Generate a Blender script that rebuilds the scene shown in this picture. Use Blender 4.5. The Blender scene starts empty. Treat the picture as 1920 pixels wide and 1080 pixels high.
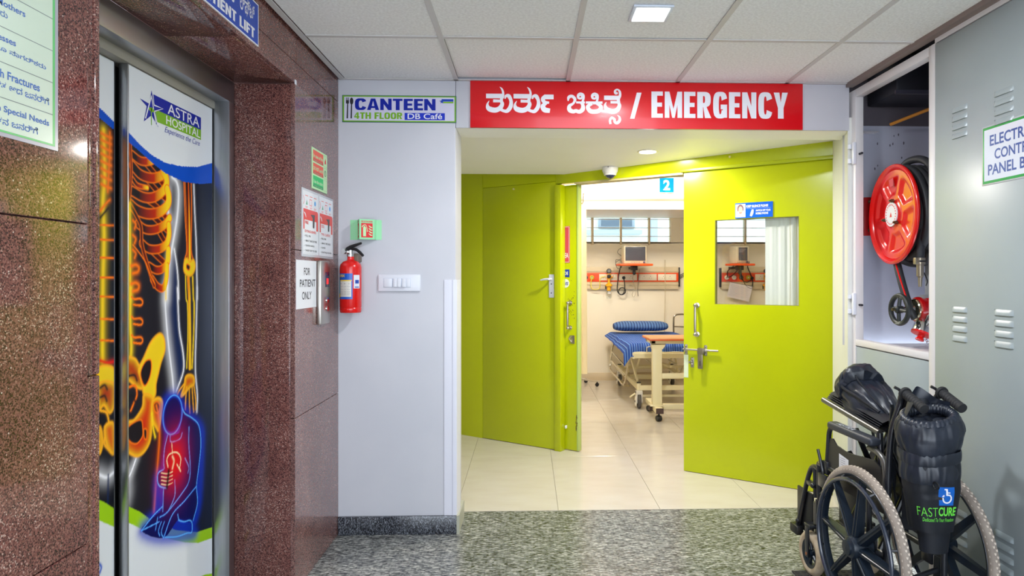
import bpy, bmesh, math, random
import numpy as np
from mathutils import Vector, Matrix, noise
S = bpy.context.scene
COL = S.collection
PI = math.pi
rnd = random.Random(7)

# ---------------------------------------------------------------- camera
YAW = math.atan(41 / 1250)
cd = bpy.data.cameras.new('camera')
cd.sensor_width = 36
cd.lens = 1250 * 36 / 1920
cd.shift_x = (960 - 1031) / 1920
cd.shift_y = (522 - 540) / 1920
cd.clip_start = 0.05
cam = bpy.data.objects.new('camera', cd)
cam.location = (0, 0, 1.38)
cam.rotation_euler = (PI / 2, 0, -YAW)
COL.objects.link(cam)
S.camera = cam

# ---------------------------------------------------------------- world, lamps, exposure
w = bpy.data.worlds.new('daylight')
S.world = w
w.use_nodes = True
w.node_tree.nodes['Background'].inputs[0].default_value = (0.80, 0.89, 1.0, 1)
w.node_tree.nodes['Background'].inputs[1].default_value = 4.7
S.view_settings.view_transform = 'Standard'
S.view_settings.look = 'None'
S.view_settings.exposure = 0.18
S.view_settings.gamma = 1.0
S.view_settings.use_curve_mapping = False
S.cycles.max_bounces = 8
S.cycles.diffuse_bounces = 5
S.cycles.glossy_bounces = 4
S.cycles.transmission_bounces = 6
S.cycles.transparent_max_bounces = 12
S.cycles.sample_clamp_indirect = 4.0


def area(name, loc, sx, sy, power, col, rot=(0, 0, 0), shape='RECTANGLE'):
    l = bpy.data.lights.new(name, 'AREA')
    l.shape = shape
    l.size = sx
    l.size_y = sy
    l.energy = power
    l.color = col
    o = bpy.data.objects.new(name, l)
    o.location = loc
    o.rotation_euler = rot
    COL.objects.link(o)
    return o


COOL = (0.90, 0.95, 1.0)
WARM = (1.0, 0.93, 0.80)
LAMPS = [(0.495, 2.68), (0.495, 0.85), (0.495, -0.98)]
for i, (x, y) in enumerate(LAMPS):      # the corridor's square LED lamps; only the first has a panel
    area('lamp_light', (x, y, 2.43), 0.13, 0.13, 27 if i == 0 else 8, COOL)
area('lamp_light', (0.81, 4.49, 2.225), 0.11, 0.11, 32, (1, 0.94, 0.88), shape='DISK')
for x, y in [(0.5, 7.0), (2.2, 6.4), (2.6, 7.9), (1.3, 6.5)]:     # the ward's ceiling panels
    area('lamp_light', (x, y, 2.83), 0.55, 0.55, 54, WARM)


# ---------------------------------------------------------------- materials
def lin(c):
    return tuple(((v / 255) / 12.92 if v / 255 <= 0.04045 else ((v / 255 + 0.055) / 1.055) ** 2.4) for v in c)


MATS = {}


def mat(name, col, rough=0.5, metal=0.0, spec=0.5, coat=0.0, emit=0.0, bump=None, trans=0.0, sheen=0.0):
    if name in MATS:
        return MATS[name]
    m = bpy.data.materials.new(name)
    m.use_nodes = True
    nt = m.node_tree
    b = nt.nodes['Principled BSDF']
    c = lin(col)
    b.inputs['Base Color'].default_value = (*c, 1)
    b.inputs['Roughness'].default_value = rough
    b.inputs['Metallic'].default_value = metal
    b.inputs['Specular IOR Level'].default_value = spec
    b.inputs['Coat Weight'].default_value = coat
    b.inputs['Coat Roughness'].default_value = 0.08
    b.inputs['Transmission Weight'].default_value = trans
    b.inputs['Sheen Weight'].default_value = sheen
    if emit:
        b.inputs['Emission Color'].default_value = (*c, 1)
        b.inputs['Emission Strength'].default_value = emit
    if bump:
        sc, st, det = bump
        tc = nt.nodes.new('ShaderNodeTexCoord')
        n = nt.nodes.new('ShaderNodeTexNoise')
        n.inputs['Scale'].default_value = sc
        n.inputs['Detail'].default_value = det
        bp = nt.nodes.new('ShaderNodeBump')
        bp.inputs['Strength'].default_value = st
        bp.inputs['Distance'].default_value = 0.004
        nt.links.new(tc.outputs['Object'], n.inputs['Vector'])
        nt.links.new(n.outputs['Fac'], bp.inputs['Height'])
        nt.links.new(bp.outputs['Normal'], b.inputs['Normal'])
    MATS[name] = m
    return m


def nodes(m):
    nt = m.node_tree
    return nt, nt.nodes['Principled BSDF'], nt.nodes.new, nt.links.new


def ramp(nt, stops, interp='LINEAR'):
    r = nt.nodes.new('ShaderNodeValToRGB')
    r.color_ramp.interpolation = interp
    el = r.color_ramp.elements
    while len(el) < len(stops):
        el.new(0.5)
    for e, (p, c) in zip(el, stops):
        e.position = p
        e.color = (*lin(c), 1)
    return r


def granite(name, stops, scale, rough, stretch=(1, 1, 1), fleck=None, jitter=1.0, broad=0.25, ior=1.6):
    """polished speckled stone: crystals from a cell pattern, each with its own colour"""
    m = mat(name, stops[len(stops) // 2][1], rough, coat=0.0)
    nt, b, N, L = nodes(m)
    b.inputs['IOR'].default_value = ior
    tc = N('ShaderNodeTexCoord')
    mp = N('ShaderNodeMapping')
    mp.inputs['Scale'].default_value = stretch
    L(tc.outputs['Object'], mp.inputs[0])
    wn = N('ShaderNodeTexNoise')
    wn.inputs['Scale'].default_value = scale * 0.8
    wn.inputs['Detail'].default_value = 2
    L(mp.outputs[0], wn.inputs['Vector'])
    ad = N('ShaderNodeVectorMath')
    ad.operation = 'MULTIPLY_ADD'
    ad.inputs[1].default_value = (jitter / scale,) * 3
    L(wn.outputs['Color'], ad.inputs[0])
    L(mp.outputs[0], ad.inputs[2])
    v = N('ShaderNodeTexVoronoi')
    v.inputs['Scale'].default_value = scale
    L(ad.outputs[0], v.inputs['Vector'])
    sep = N('ShaderNodeSeparateColor')
    L(v.outputs['Color'], sep.inputs[0])
    bn = N('ShaderNodeTexNoise')
    bn.inputs['Scale'].default_value = 5
    bn.inputs['Detail'].default_value = 3
    L(mp.outputs[0], bn.inputs['Vector'])
    mx = N('ShaderNodeMath')
    mx.operation = 'MULTIPLY_ADD'
    mx.inputs[1].default_value = broad
    L(bn.outputs['Fac'], mx.inputs[0])
    L(sep.outputs[0], mx.inputs[2])
    sb = N('ShaderNodeMath')
    sb.operation = 'SUBTRACT'
    sb.inputs[1].default_value = broad * 0.5
    L(mx.outputs[0], sb.inputs[0])
    r = ramp(nt, stops)
    L(sb.outputs[0], r.inputs[0])
    out = r.outputs[0]
    if fleck:
        fs, thr, fc = fleck
        v2 = N('ShaderNodeTexVoronoi')
        v2.inputs['Scale'].default_value = fs
        L(mp.outputs[0], v2.inputs['Vector'])
        s2 = N('ShaderNodeSeparateColor')
        L(v2.outputs['Color'], s2.inputs[0])
        g1 = N('ShaderNodeMath')
        g1.operation = 'GREATER_THAN'
        g1.inputs[1].default_value = thr
        L(s2.outputs[1], g1.inputs[0])
        g2 = N('ShaderNodeMath')
        g2.operation = 'LESS_THAN'
        g2.inputs[1].default_value = 0.32
        L(v2.outputs['Distance'], g2.inputs[0])
        mu = N('ShaderNodeMath')
        mu.operation = 'MULTIPLY'
        L(g1.outputs[0], mu.inputs[0])
        L(g2.outputs[0], mu.inputs[1])
        mixc = N('ShaderNodeMix')
        mixc.data_type = 'RGBA'
        L(mu.outputs[0], mixc.inputs[0])
        L(out, mixc.inputs[6])
        mixc.inputs[7].default_value = (*lin(fc), 1)
        out = mixc.outputs[2]
    L(out, b.inputs['Base Color'])
    return m


def mottled(name, c1, c2, scale=3, rough=0.5, detail=5, lo=0.35, hi=0.65, bump=0.0, metal=0.0, coat=0.0, stretch=(1, 1, 1), spec=0.5):
    m = mat(name, c1, rough, metal=metal, coat=coat, spec=spec)
    nt, b, N, L = nodes(m)
    tc = N('ShaderNodeTexCoord')
    mp = N('ShaderNodeMapping')
    mp.inputs['Scale'].default_value = stretch
    n = N('ShaderNodeTexNoise')
    n.inputs['Scale'].default_value = scale
    n.inputs['Detail'].default_value = detail
    L(tc.outputs['Object'], mp.inputs[0])
    L(mp.outputs[0], n.inputs['Vector'])
    r = ramp(nt, [(lo, c1), (hi, c2)])
    L(n.outputs['Fac'], r.inputs[0])
    L(r.outputs[0], b.inputs['Base Color'])
    if bump:
        bp = N('ShaderNodeBump')
        bp.inputs['Strength'].default_value = bump
        bp.inputs['Distance'].default_value = 0.003
        L(n.outputs['Fac'], bp.inputs['Height'])
        L(bp.outputs['Normal'], b.inputs['Normal'])
    return m


def stripes(name, cols, scale, rough=0.8, axis=0, warp=0.0):
    """woven stripes across one object axis"""
    m = mat(name, cols[0][1], rough)
    nt, b, N, L = nodes(m)
    tc = N('ShaderNodeTexCoord')
    sx = N('ShaderNodeSeparateXYZ')
    L(tc.outputs['Object'], sx.inputs[0])
    mu = N('ShaderNodeMath')
    mu.operation = 'MULTIPLY'
    mu.inputs[1].default_value = scale
    L(sx.outputs[axis], mu.inputs[0])
    fr = N('ShaderNodeMath')
    fr.operation = 'FRACT'
    L(mu.outputs[0], fr.inputs[0])
    r = ramp(nt, cols, 'CONSTANT')
    L(fr.outputs[0], r.inputs[0])
    L(r.outputs[0], b.inputs['Base Color'])
    return m


def glass(name, tint=(255, 255, 255), gloss=0.10):
    m = bpy.data.materials.new(name)
    m.use_nodes = True
    nt = m.node_tree
    nt.nodes.clear()
    t = nt.nodes.new('ShaderNodeBsdfTransparent')
    t.inputs[0].default_value = (*lin(tint), 1)
    g = nt.nodes.new('ShaderNodeBsdfGlossy')
    g.inputs['Roughness'].default_value = 0.02
    mx = nt.nodes.new('ShaderNodeMixShader')
    mx.inputs[0].default_value = gloss
    o = nt.nodes.new('ShaderNodeOutputMaterial')
    nt.links.new(t.outputs[0], mx.inputs[1])
    nt.links.new(g.outputs[0], mx.inputs[2])
    nt.links.new(mx.outputs[0], o.inputs[0])
    MATS[name] = m
    return m


# ---------------------------------------------------------------- mesh helpers
def spline(pts, n=6, closed=False):
    P = [Vector(p) for p in pts]
    out = []
    m = len(P)
    rng = range(m if closed else m - 1)
    for i in rng:
        p1, p2 = P[i], P[(i + 1) % m]
        p0 = P[(i - 1) % m] if (closed or i > 0) else p1 * 2 - p2
        p3 = P[(i + 2) % m] if (closed or i < m - 2) else p2 * 2 - p1
        for k in range(n):
            t = k / n
            out.append(0.5 * ((2 * p1) + (p2 - p0) * t + (2 * p0 - 5 * p1 + 4 * p2 - p3) * t * t + (3 * p1 - 3 * p2 + p3 - p0) * t ** 3))
    if not closed:
        out.append(P[-1])
    return out


TEXT_CACHE = {}


def text_mesh(s, bold, shear):
    k = (s, bold, shear)
    if k in TEXT_CACHE:
        return TEXT_CACHE[k]
    c = bpy.data.curves.new('tmp', 'FONT')
    c.body = s
    c.offset = bold
    c.shear = shear
    c.resolution_u = 4
    o = bpy.data.objects.new('tmp', c)
    COL.objects.link(o)
    dg = bpy.context.evaluated_depsgraph_get()
    me = o.evaluated_get(dg).to_mesh()
    V = [(v.co.x, v.co.y) for v in me.vertices]
    F = [tuple(p.vertices) for p in me.polygons]
    bpy.data.objects.remove(o)
    bpy.data.curves.remove(c)
    TEXT_CACHE[k] = (V, F)
    return V, F


def _ringpt(cx, cz, rx, rz, a, n=3.2):
    c, q = math.cos(a), math.sin(a)
    r = (abs(c) ** n + abs(q) ** n) ** (-1 / n)
    return (cx + rx * c * r, cz + rz * q * r)


def _arc(cx, cz, rx, rz, tx, tz, a0=0.0, a1=360.0, n=3.2, k=28):
    """closed band of a rounded letter between two angles, as quads"""
    out = []
    for i in range(k):
        p, q = math.radians(a0 + (a1 - a0) * i / k), math.radians(a0 + (a1 - a0) * (i + 1) / k)
        out.append([_ringpt(cx, cz, rx, rz, p, n), _ringpt(cx, cz, rx, rz, q, n), _ringpt(cx, cz, rx - tx, rz - tz, q, 2.6), _ringpt(cx, cz, rx - tx, rz - tz, p, 2.6)])
    return out


def _r(x0, x1, z0, z1): return [(x0, z0), (x1, z0), (x1, z1), (x0, z1)]


def heavy_glyph(c, t=0.34, h=0.19):
    """fat sans capital: (width, polygons) in a unit-high box; t stem, h bar"""
    m = 0.5 + h / 2
    if c == 'E': return 0.80, [_r(0, t, 0, 1), _r(t, 0.80, 0, h), _r(t, 0.74, m - h, m), _r(t, 0.80, 1 - h, 1)]
    if c == 'F': return 0.78, [_r(0, t, 0, 1), _r(t, 0.72, m - h, m), _r(t, 0.78, 1 - h, 1)]
    if c == 'L': return 0.76, [_r(0, t, 0, 1), _r(t, 0.76, 0, h)]
    if c == 'T': return 0.86, [_r(0.43 - t / 2, 0.43 + t / 2, 0, 1 - h), _r(0, 0.86, 1 - h, 1)]
    if c == 'I': return t, [_r(0, t, 0, 1)]
    if c == 'H': return 0.98, [_r(0, t, 0, 1), _r(0.98 - t, 0.98, 0, 1), _r(t, 0.98 - t, m - h, m)]
    if c == 'N': return 1.0, [_r(0, t * 0.9, 0, 1), _r(1 - t * 0.9, 1, 0, 1), [(t * 0.9, 1), (t * 0.9, 0.52), (1 - t * 0.9, 0), (1 - t * 0.9, 0.48)]]
    if c == 'M': return 1.22, [_r(0, t * 0.82, 0, 1), _r(1.22 - t * 0.82, 1.22, 0, 1), [(t * 0.82, 1), (t * 0.82, 0.50), (0.52, 0), (0.61, 0), (0.61, 0.34)], [(1.22 - t * 0.82, 1), (0.61, 0.34), (0.61, 0), (0.70, 0), (1.22 - t * 0.82, 0.50)]]
    if c == 'A': return 1.06, [[(0, 0), (t * 0.95, 0), (0.53, 0.80), (0.53, 1), (0.34, 1)], [(1.06, 0), (0.72, 1), (0.53, 1), (0.53, 0.80), (1.06 - t * 0.95, 0)], _r(0.30, 0.76, 0.17, 0.17 + h * 0.9)]
    if c == 'Y': return 1.0, [_r(0.5 - t / 2, 0.5 + t / 2, 0, 0.44), [(0.5 - t / 2, 0.40), (0.5, 0.40), (0.5, 0.62), (t, 1), (0, 1)], [(0.5 + t / 2, 0.40), (1.0, 1), (1 - t, 1), (0.5, 0.62), (0.5, 0.40)]]
    if c == 'O': return 1.0, _arc(0.5, 0.5, 0.5, 0.51, t, h)
    if c == 'C': return 0.96, _arc(0.5, 0.5, 0.5, 0.51, t, h, 28, 332)
    if c == 'G': return 0.98, _arc(0.5, 0.5, 0.5, 0.51, t, h, 28, 330) + [_r(0.53, 0.98, 0.34, 0.52), _r(0.98 - t * 0.75, 0.98, 0.02, 0.36)]
    if c in 'RP':
        g = [_r(0, t, 0, 1)] + [[(max(t * 0.98, x), z) for x, z in q] for q in _arc(0.44, 0.71, 0.50, 0.29, t, h * 0.95, -90, 90, 3.0, 20)] + [_r(t, 0.45, 1 - h, 1), _r(t, 0.45, 0.42, 0.42 + h)]
        if c == 'R': g.append([(0.42, 0.44), (0.62, 0.46), (0.98, 0), (0.98 - t * 1.12, 0)])
        return (0.98 if c == 'R' else 0.93), g
    if c == '4': return 0.92, [_r(0.46, 0.46 + t * 0.95, 0, 1), _r(0, 0.92, 0.20, 0.20 + h), [(0, 0.39), (0.46, 1), (0.46, 0.72), (0.22, 0.39)]]
    return 0.42, []


class MB:
    """collects shapes, then links them as ONE mesh object"""

    def __init__(s):
        s.v = []
        s.f = []

    def add(s, V, F, M=None):
        o = len(s.v)
        s.v += [tuple(M @ Vector(p)) if M is not None else tuple(p) for p in V]
        s.f += [tuple(i + o for i in f) for f in F]
        return s

    def box(s, x0, x1, y0, y1, z0, z1, bev=0.0, M=None, seg=2):
        if x0 > x1: x0, x1 = x1, x0
        if y0 > y1: y0, y1 = y1, y0
        if z0 > z1: z0, z1 = z1, z0
        V = [(x, y, z) for x in (x0, x1) for y in (y0, y1) for z in (z0, z1)]
        F = [(0, 1, 3, 2), (4, 6, 7, 5), (0, 4, 5, 1), (2, 3, 7, 6), (0, 2, 6, 4), (1, 5, 7, 3)]
        if bev > 0:
            bm = bmesh.new()
            vs = [bm.verts.new(p) for p in V]
            for f in F: bm.faces.new([vs[i] for i in f])
            bmesh.ops.bevel(bm, geom=list(bm.edges), offset=min(bev, 0.49 * min(x1 - x0, y1 - y0, z1 - z0)), segments=seg, profile=0.5, affect='EDGES')
            bm.verts.index_update()
            V = [v.co.copy() for v in bm.verts]
            F = [tuple(v.index for v in f.verts) for f in bm.faces]
            bm.free()
        return s.add(V, F, M)

    def tube(s, pts, r, seg=8, closed=False, cap=True, smooth=0, M=None):
        P = spline(pts, smooth, closed) if smooth else [Vector(p) for p in pts]
        n = len(P)
        R = r if isinstance(r, (list, tuple)) else None
        V, F = [], []
        up = None
        for i in range(n):
            a = P[(i - 1) % n] if (closed or i > 0) else P[i]
            b = P[(i + 1) % n] if (closed or i < n - 1) else P[i]
            t = (b - a)
            t = t.normalized() if t.length > 1e-9 else Vector((0, 0, 1))
            if up is None:
                up = Vector((0, 0, 1)) if abs(t.z) < 0.9 else Vector((1, 0, 0))
            up = (up - t * up.dot(t))
            up = up.normalized() if up.length > 1e-6 else t.orthogonal().normalized()
            sd = t.cross(up)
            if R:
                q = i / max(1, n - 1) * (len(R) - 1)
                j = min(int(q), len(R) - 2)
                rr = R[j] + (R[j + 1] - R[j]) * (q - j)
            else:
                rr = r
            for k in range(seg):
                an = 2 * PI * k / seg
                V.append(P[i] + (up * math.cos(an) + sd * math.sin(an)) * rr)
        for i in range(n if closed else n - 1):
            j = (i + 1) % n
            for k in range(seg):
                l = (k + 1) % seg
                F.append((i * seg + k, i * seg + l, j * seg + l, j * seg + k))
        if cap and not closed:
            F.append(tuple(range(seg - 1, -1, -1)))
            F.append(tuple((n - 1) * seg + k for k in range(seg)))
        return s.add(V, F, M)

    def cyl(s, p, q, r, r2=None, seg=16, M=None):
        return s.tube([p, q], [r, r if r2 is None else r2], seg, M=M)

    def lathe(s, prof, p=(0, 0, 0), axis=(0, 0, 1), seg=24, arc=None, M=None, caps=True):
        """prof: (radius, height) pairs along axis"""
        z = Vector(axis).normalized()
        x = z.orthogonal().normalized()
        if abs(z.z) > 0.99: x = Vector((1, 0, 0))
        y = z.cross(x)
        p = Vector(p)
        V, F = [], []
        full = arc is None
        a0, a1 = (0, 2 * PI) if full else arc
        m = seg if full else seg + 1
        for r, h in prof:
            for k in range(m):
                a = a0 + (a1 - a0) * k / seg
                V.append(p + z * h + (x * math.cos(a) + y * math.sin(a)) * r)
        for i in range(len(prof) - 1):
            for k in range(seg):
                l = (k + 1) % m
                F.append((i * m + k, i * m + l, (i + 1) * m + l, (i + 1) * m + k))
        if full and caps:
            if prof[0][0] > 1e-6: F.append(tuple(range(m - 1, -1, -1)))
            if prof[-1][0] > 1e-6: F.append(tuple((len(prof) - 1) * m + k for k in range(m)))
        return s.add(V, F, M)

    def torus(s, c, axis, R, r, seg=48, rs=10, M=None):
        z = Vector(axis).normalized()
        x = z.orthogonal().normalized()
        y = z.cross(x)
        pts = [Vector(c) + (x * math.cos(2 * PI * k / seg) + y * math.sin(2 * PI * k / seg)) * R for k in range(seg)]
        return s.tube(pts, r, rs, closed=True, M=M)

    def ball(s, c, r, seg=16, rings=8, sc=(1, 1, 1), zcut=None):
        V, F = [], []
        for i in range(rings + 1):
            th = PI * i / rings
            for k in range(seg):
                a = 2 * PI * k / seg
                z = math.cos(th)
                if zcut is not None and z < zcut: z = zcut
                V.append((c[0] + r * sc[0] * math.sin(th) * math.cos(a), c[1] + r * sc[1] * math.sin(th) * math.sin(a), c[2] + r * sc[2] * z))
        for i in range(rings):
            for k in range(seg):
                l = (k + 1) % seg
                F.append((i * seg + k, (i + 1) * seg + k, (i + 1) * seg + l, i * seg + l))
        return s.add(V, F)

    def prism(s, poly, y0, y1, M=None):
        """polygon in local x,z pushed from y0 (front) to y1 (back)"""
        n = len(poly)
        ar = sum(poly[i][0] * poly[(i + 1) % n][1] - poly[(i + 1) % n][0] * poly[i][1] for i in range(n))
        if ar < 0: poly = poly[::-1]
        V = [(x, y0, z) for x, z in poly] + [(x, y1, z) for x, z in poly]
        F = [tuple(range(n)), tuple(range(2 * n - 1, n - 1, -1))]
        for i in range(n):
            j = (i + 1) % n
            F.append((i, i + n, j + n, j))
        return s.add(V, F, M)

    def floorprism(s, poly, z0, z1):
        """polygon in x,y pushed from z0 up to z1"""
        n = len(poly)
        ar = sum(poly[i][0] * poly[(i + 1) % n][1] - poly[(i + 1) % n][0] * poly[i][1] for i in range(n))
        if ar < 0: poly = poly[::-1]
        V = [(x, y, z0) for x, y in poly] + [(x, y, z1) for x, y in poly]
        F = [tuple(range(n - 1, -1, -1)), tuple(range(n, 2 * n))]
        for i in range(n):
            j = (i + 1) % n
            F.append((i, j, j + n, i + n))
        return s.add(V, F)

    def wallprism(s, p, q, z0, z1, t):
        """upright slab from plan point p to q, thickness t to the left of the way"""
        d = Vector((q[0] - p[0], q[1] - p[1])).normalized()
        n = Vector((-d.y, d.x)) * t
        return s.floorprism([p, q, (q[0] + n.x, q[1] + n.y), (p[0] + n.x, p[1] + n.y)], z0, z1)

    def flat(s, poly, y=0.0, M=None):
        n = len(poly)
        ar = sum(poly[i][0] * poly[(i + 1) % n][1] - poly[(i + 1) % n][0] * poly[i][1] for i in range(n))
        if ar < 0: poly = poly[::-1]
        return s.add([(x, y, z) for x, z in poly], [tuple(range(n))], M)

    def rect(s, x0, x1, z0, z1, y=0.0):
        return s.flat([(x0, z0), (x1, z0), (x1, z1), (x0, z1)], y)

    def text(s, t, x0, x1, z0, z1, y=0.0, bold=0.0, shear=0.0, warp=None):
        """flat lettering fitted to a rectangle of the local x,z plane"""
        V, F = text_mesh(t, bold, shear)
        xs = [v[0] for v in V]
        ys = [v[1] for v in V]
        ax, bx, ay, by = min(xs), max(xs), min(ys), max(ys)
        W = []
        for a, b in V:
            p = (x0 + (a - ax) / (bx - ax) * (x1 - x0), y, z0 + (b - ay) / (by - ay) * (z1 - z0))
            W.append(warp(p) if warp else p)
        return s.add(W, F)

    def heavy(s, t, x0, x1, z0, z1, y=0.0, gap=0.10, stem=0.34, bar=0.19):
        gl = [heavy_glyph(c, stem, bar) for c in t]
        tot = sum(g[0] for g in gl) + gap * (len(gl) - 1)
        k = (x1 - x0) / tot
        x, n_ = x0, 0
        for wd, polys in gl:
            for p in polys:
                n_ += 1
                s.flat([(x + a * k, z0 + b * (z1 - z0)) for a, b in p], y - 0.000012 * n_)
            x += (wd + gap) * k
        return s

    def ribbon(s, pts, y=0.0, n=6, w=None, M=None):
        """flat brush stroke in x,z: pts are (x, z, width)"""
        P = spline([(a, b, c) for a, b, c in pts], n) if n else [Vector(p) for p in pts]
        V, F = [], []
        for i, p in enumerate(P):
            a = P[max(0, i - 1)]
            b = P[min(len(P) - 1, i + 1)]
            d = Vector((b.x - a.x, b.y - a.y))
            d = d.normalized() if d.length > 1e-9 else Vector((1, 0))
            h = max(p.z, 0.0) / 2
            V += [(p.x - d.y * h, y - 0.000008 * i, p.y + d.x * h), (p.x + d.y * h, y - 0.000008 * i, p.y - d.x * h)]
        for i in range(len(P) - 1):
            F.append((2 * i, 2 * i + 1, 2 * i + 3, 2 * i + 2))
        return s.add(V, F, M)

    def disc(s, x, z, r, y=0.0, seg=24, rz=None):
        rz = rz or r
        return s.flat([(x + r * math.cos(2 * PI * k / seg), z + rz * math.sin(2 * PI * k / seg)) for k in range(seg)], y)

    def ring(s, x, z, r, wd, y=0.0, seg=28, a0=0, a1=2 * PI):
        P = [(x + r * math.cos(a0 + (a1 - a0) * k / seg), z + r * math.sin(a0 + (a1 - a0) * k / seg), wd) for k in range(seg + 1)]
        return s.ribbon(P, y, 0)

    def grid(s, fn, nu, nv, closed_u=False):
        V = [fn(i / nu, j / nv) for j in range(nv + 1) for i in range(nu if closed_u else nu + 1)]
        m = nu if closed_u else nu + 1
        F = []
        for j in range(nv):
            for i in range(nu):
                k = (i + 1) % m
                F.append((j * m + i, j * m + k, (j + 1) * m + k, (j + 1) * m + i))
        return s.add(V, F)

    def done(s, name, material, parent=None, smooth=35, label=None, loc=None, rz=None, mesh_only=False):
        me = bpy.data.meshes.new(name)
        me.from_pydata([tuple(v) for v in s.v], [], s.f)
        me.materials.append(material)
        if smooth:
            me.polygons.foreach_set('use_smooth', [True] * len(me.polygons))
            me.set_sharp_from_angle(angle=math.radians(smooth))
        me.update()
        if mesh_only: return me
        return link(name, me, parent, label, loc, rz)


def link(name, me, parent=None, label=None, loc=None, rz=None):
    o = bpy.data.objects.new(name, me)
    COL.objects.link(o)
    if parent: o.parent = parent
    if label: o['label'] = label
    if loc: o.location = loc
    if rz: o.rotation_euler = (0, 0, rz)
    return o


def thing(name, label, cat, loc=(0, 0, 0), rz=0.0, group=None):
    o = bpy.data.objects.new(name, None)
    o.empty_display_size = 0.05
    COL.objects.link(o)
    o.location = loc
    o.rotation_euler = (0, 0, rz)
    o['label'] = label
    o['category'] = cat
    if group: o['group'] = group
    return o


def struct(name, loc=(0, 0, 0), rz=0.0):
    o = bpy.data.objects.new(name, None)
    o.empty_display_size = 0.05
    COL.objects.link(o)
    o.location = loc
    o.rotation_euler = (0, 0, rz)
    o['kind'] = 'structure'
    return o


def tag(o, label, cat, group=None):
    o['label'] = label
    o['category'] = cat
    if group: o['group'] = group
    return o


def bl(*a, **k):
    return MB().box(*a, **k)


LEFT = PI / 2      # frames of things hung on the left wall: x runs away from the camera, y into the wall
RIGHT = -PI / 2    # ... on the right-hand cabinets: x runs towards the camera
PA = Vector((-0.588, 5.91))
PB = Vector((1.767, 4.279))
PD = (PB - PA).normalized()
PANG = math.atan2(PD.y, PD.x)


def on_part(s, d=0.0):
    """plan point at distance s along the green partition, d behind it"""
    return (PA.x + PD.x * s - PD.y * d, PA.y + PD.y * s + PD.x * d)


# ---------------------------------------------------------------- palette
M_white = mottled('painted_wall_grey_white', (202, 201, 207), (195, 195, 202), 2.2, 0.45, bump=0.05)
M_cream = mottled('painted_soffit_cream', (250, 248, 248), (247, 244, 243), 2.0, 0.5)
M_room = mottled('painted_ward_cream', (236, 228, 210), (232, 222, 202), 1.6, 0.5)
M_lime = mottled('lime_gloss_paint', (186, 196, 6), (180, 190, 4), 1.4, 0.22, bump=0.03)
M_limeD = mat('lime_gloss_darker', (170, 182, 8), 0.3)
M_steel = mottled('brushed_steel', (206, 208, 212), (178, 180, 184), 30, 0.34, metal=1.0, stretch=(1, 1, 0.04))
M_steelD = mat('brushed_steel_header', (168, 170, 174), 0.38, metal=1.0)
M_chrome = mat('chrome', (215, 215, 215), 0.12, metal=1.0)
M_nickel = mat('satin_nickel', (190, 184, 176), 0.28, metal=1.0)
M_black = mat('black_plastic', (22, 23, 26), 0.4)
M_rubber = mat('black_rubber', (30, 30, 32), 0.75)
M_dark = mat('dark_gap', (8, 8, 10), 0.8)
M_wp = mat('white_plastic', (226, 228, 236), 0.3)
M_paper = mat('white_paper', (228, 230, 236), 0.45)
M_gcab = mottled('cabinet_enamel_grey', (164, 174, 176), (158, 168, 171), 3.0, 0.32, bump=0.02)
M_frame = mat('cabinet_frame_white', (222, 218, 218), 0.4)
M_red = mat('fire_red_enamel', (222, 16, 12), 0.22, coat=0.5)
M_blue = mat('print_blue', (0, 66, 178), 0.35)
M_navy = mat('print_navy', (0, 30, 158), 0.45, spec=0.3)
M_green = mat('print_green', (122, 182, 20), 0.4)
M_ink = mat('print_black', (26, 26, 34), 0.5)
M_wprint = mat('print_white', (238, 238, 244), 0.4)
M_redp = mat('print_red', (226, 30, 40), 0.4)
M_ivory = mat('ivory_enamel', (232, 222, 184), 0.35)
M_granR = granite('granite_brown_red', [(0.0, (48, 29, 31)), (0.2, (82, 52, 50)), (0.5, (120, 74, 68)), (0.8, (136, 90, 82)), (0.95, (152, 110, 100)), (1.0, (190, 160, 148))], 330, 0.075, fleck=(170, 0.965, (196, 178, 166)), broad=0.5, ior=1.46)
M_granP = granite('granite_brown_red_reflection_pale', [(0.0, (70, 46, 46)), (0.2, (98, 66, 64)), (0.5, (128, 88, 82)), (0.8, (144, 104, 96)), (0.95, (158, 122, 112)), (1.0, (178, 148, 138))], 330, 0.12, fleck=(170, 0.965, (196, 178, 166)), broad=0.5, ior=2.1)  # far pier: same stone made paler, its washed reflection partly put into the colour
M_granG = granite('granite_grey_streaked', [(0.0, (20, 22, 26)), (0.25, (58, 60, 62)), (0.5, (110, 112, 110)), (0.75, (142, 144, 140)), (1.0, (206, 205, 198))], 200, 0.22, stretch=(0.30, 1.7, 1.5), broad=0.2, jitter=0.8, ior=1.45)
M_granS = granite('granite_skirting', [(0.0, (14, 15, 20)), (0.4, (40, 42, 50)), (0.7, (80, 84, 92)), (1.0, (140, 144, 152))], 260, 0.15, stretch=(1.4, 1.4, 0.6), broad=0.1)
M_tile = mottled('vitrified_tile_cream', (212, 205, 194), (204, 194, 180), 3.2, 0.16, detail=6, lo=0.3, hi=0.75, stretch=(1, 2.2, 1))

# ================================================================ SETTING
XL, XR, YB, ZC = -1.022, 1.79, 3.63, 2.45
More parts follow.
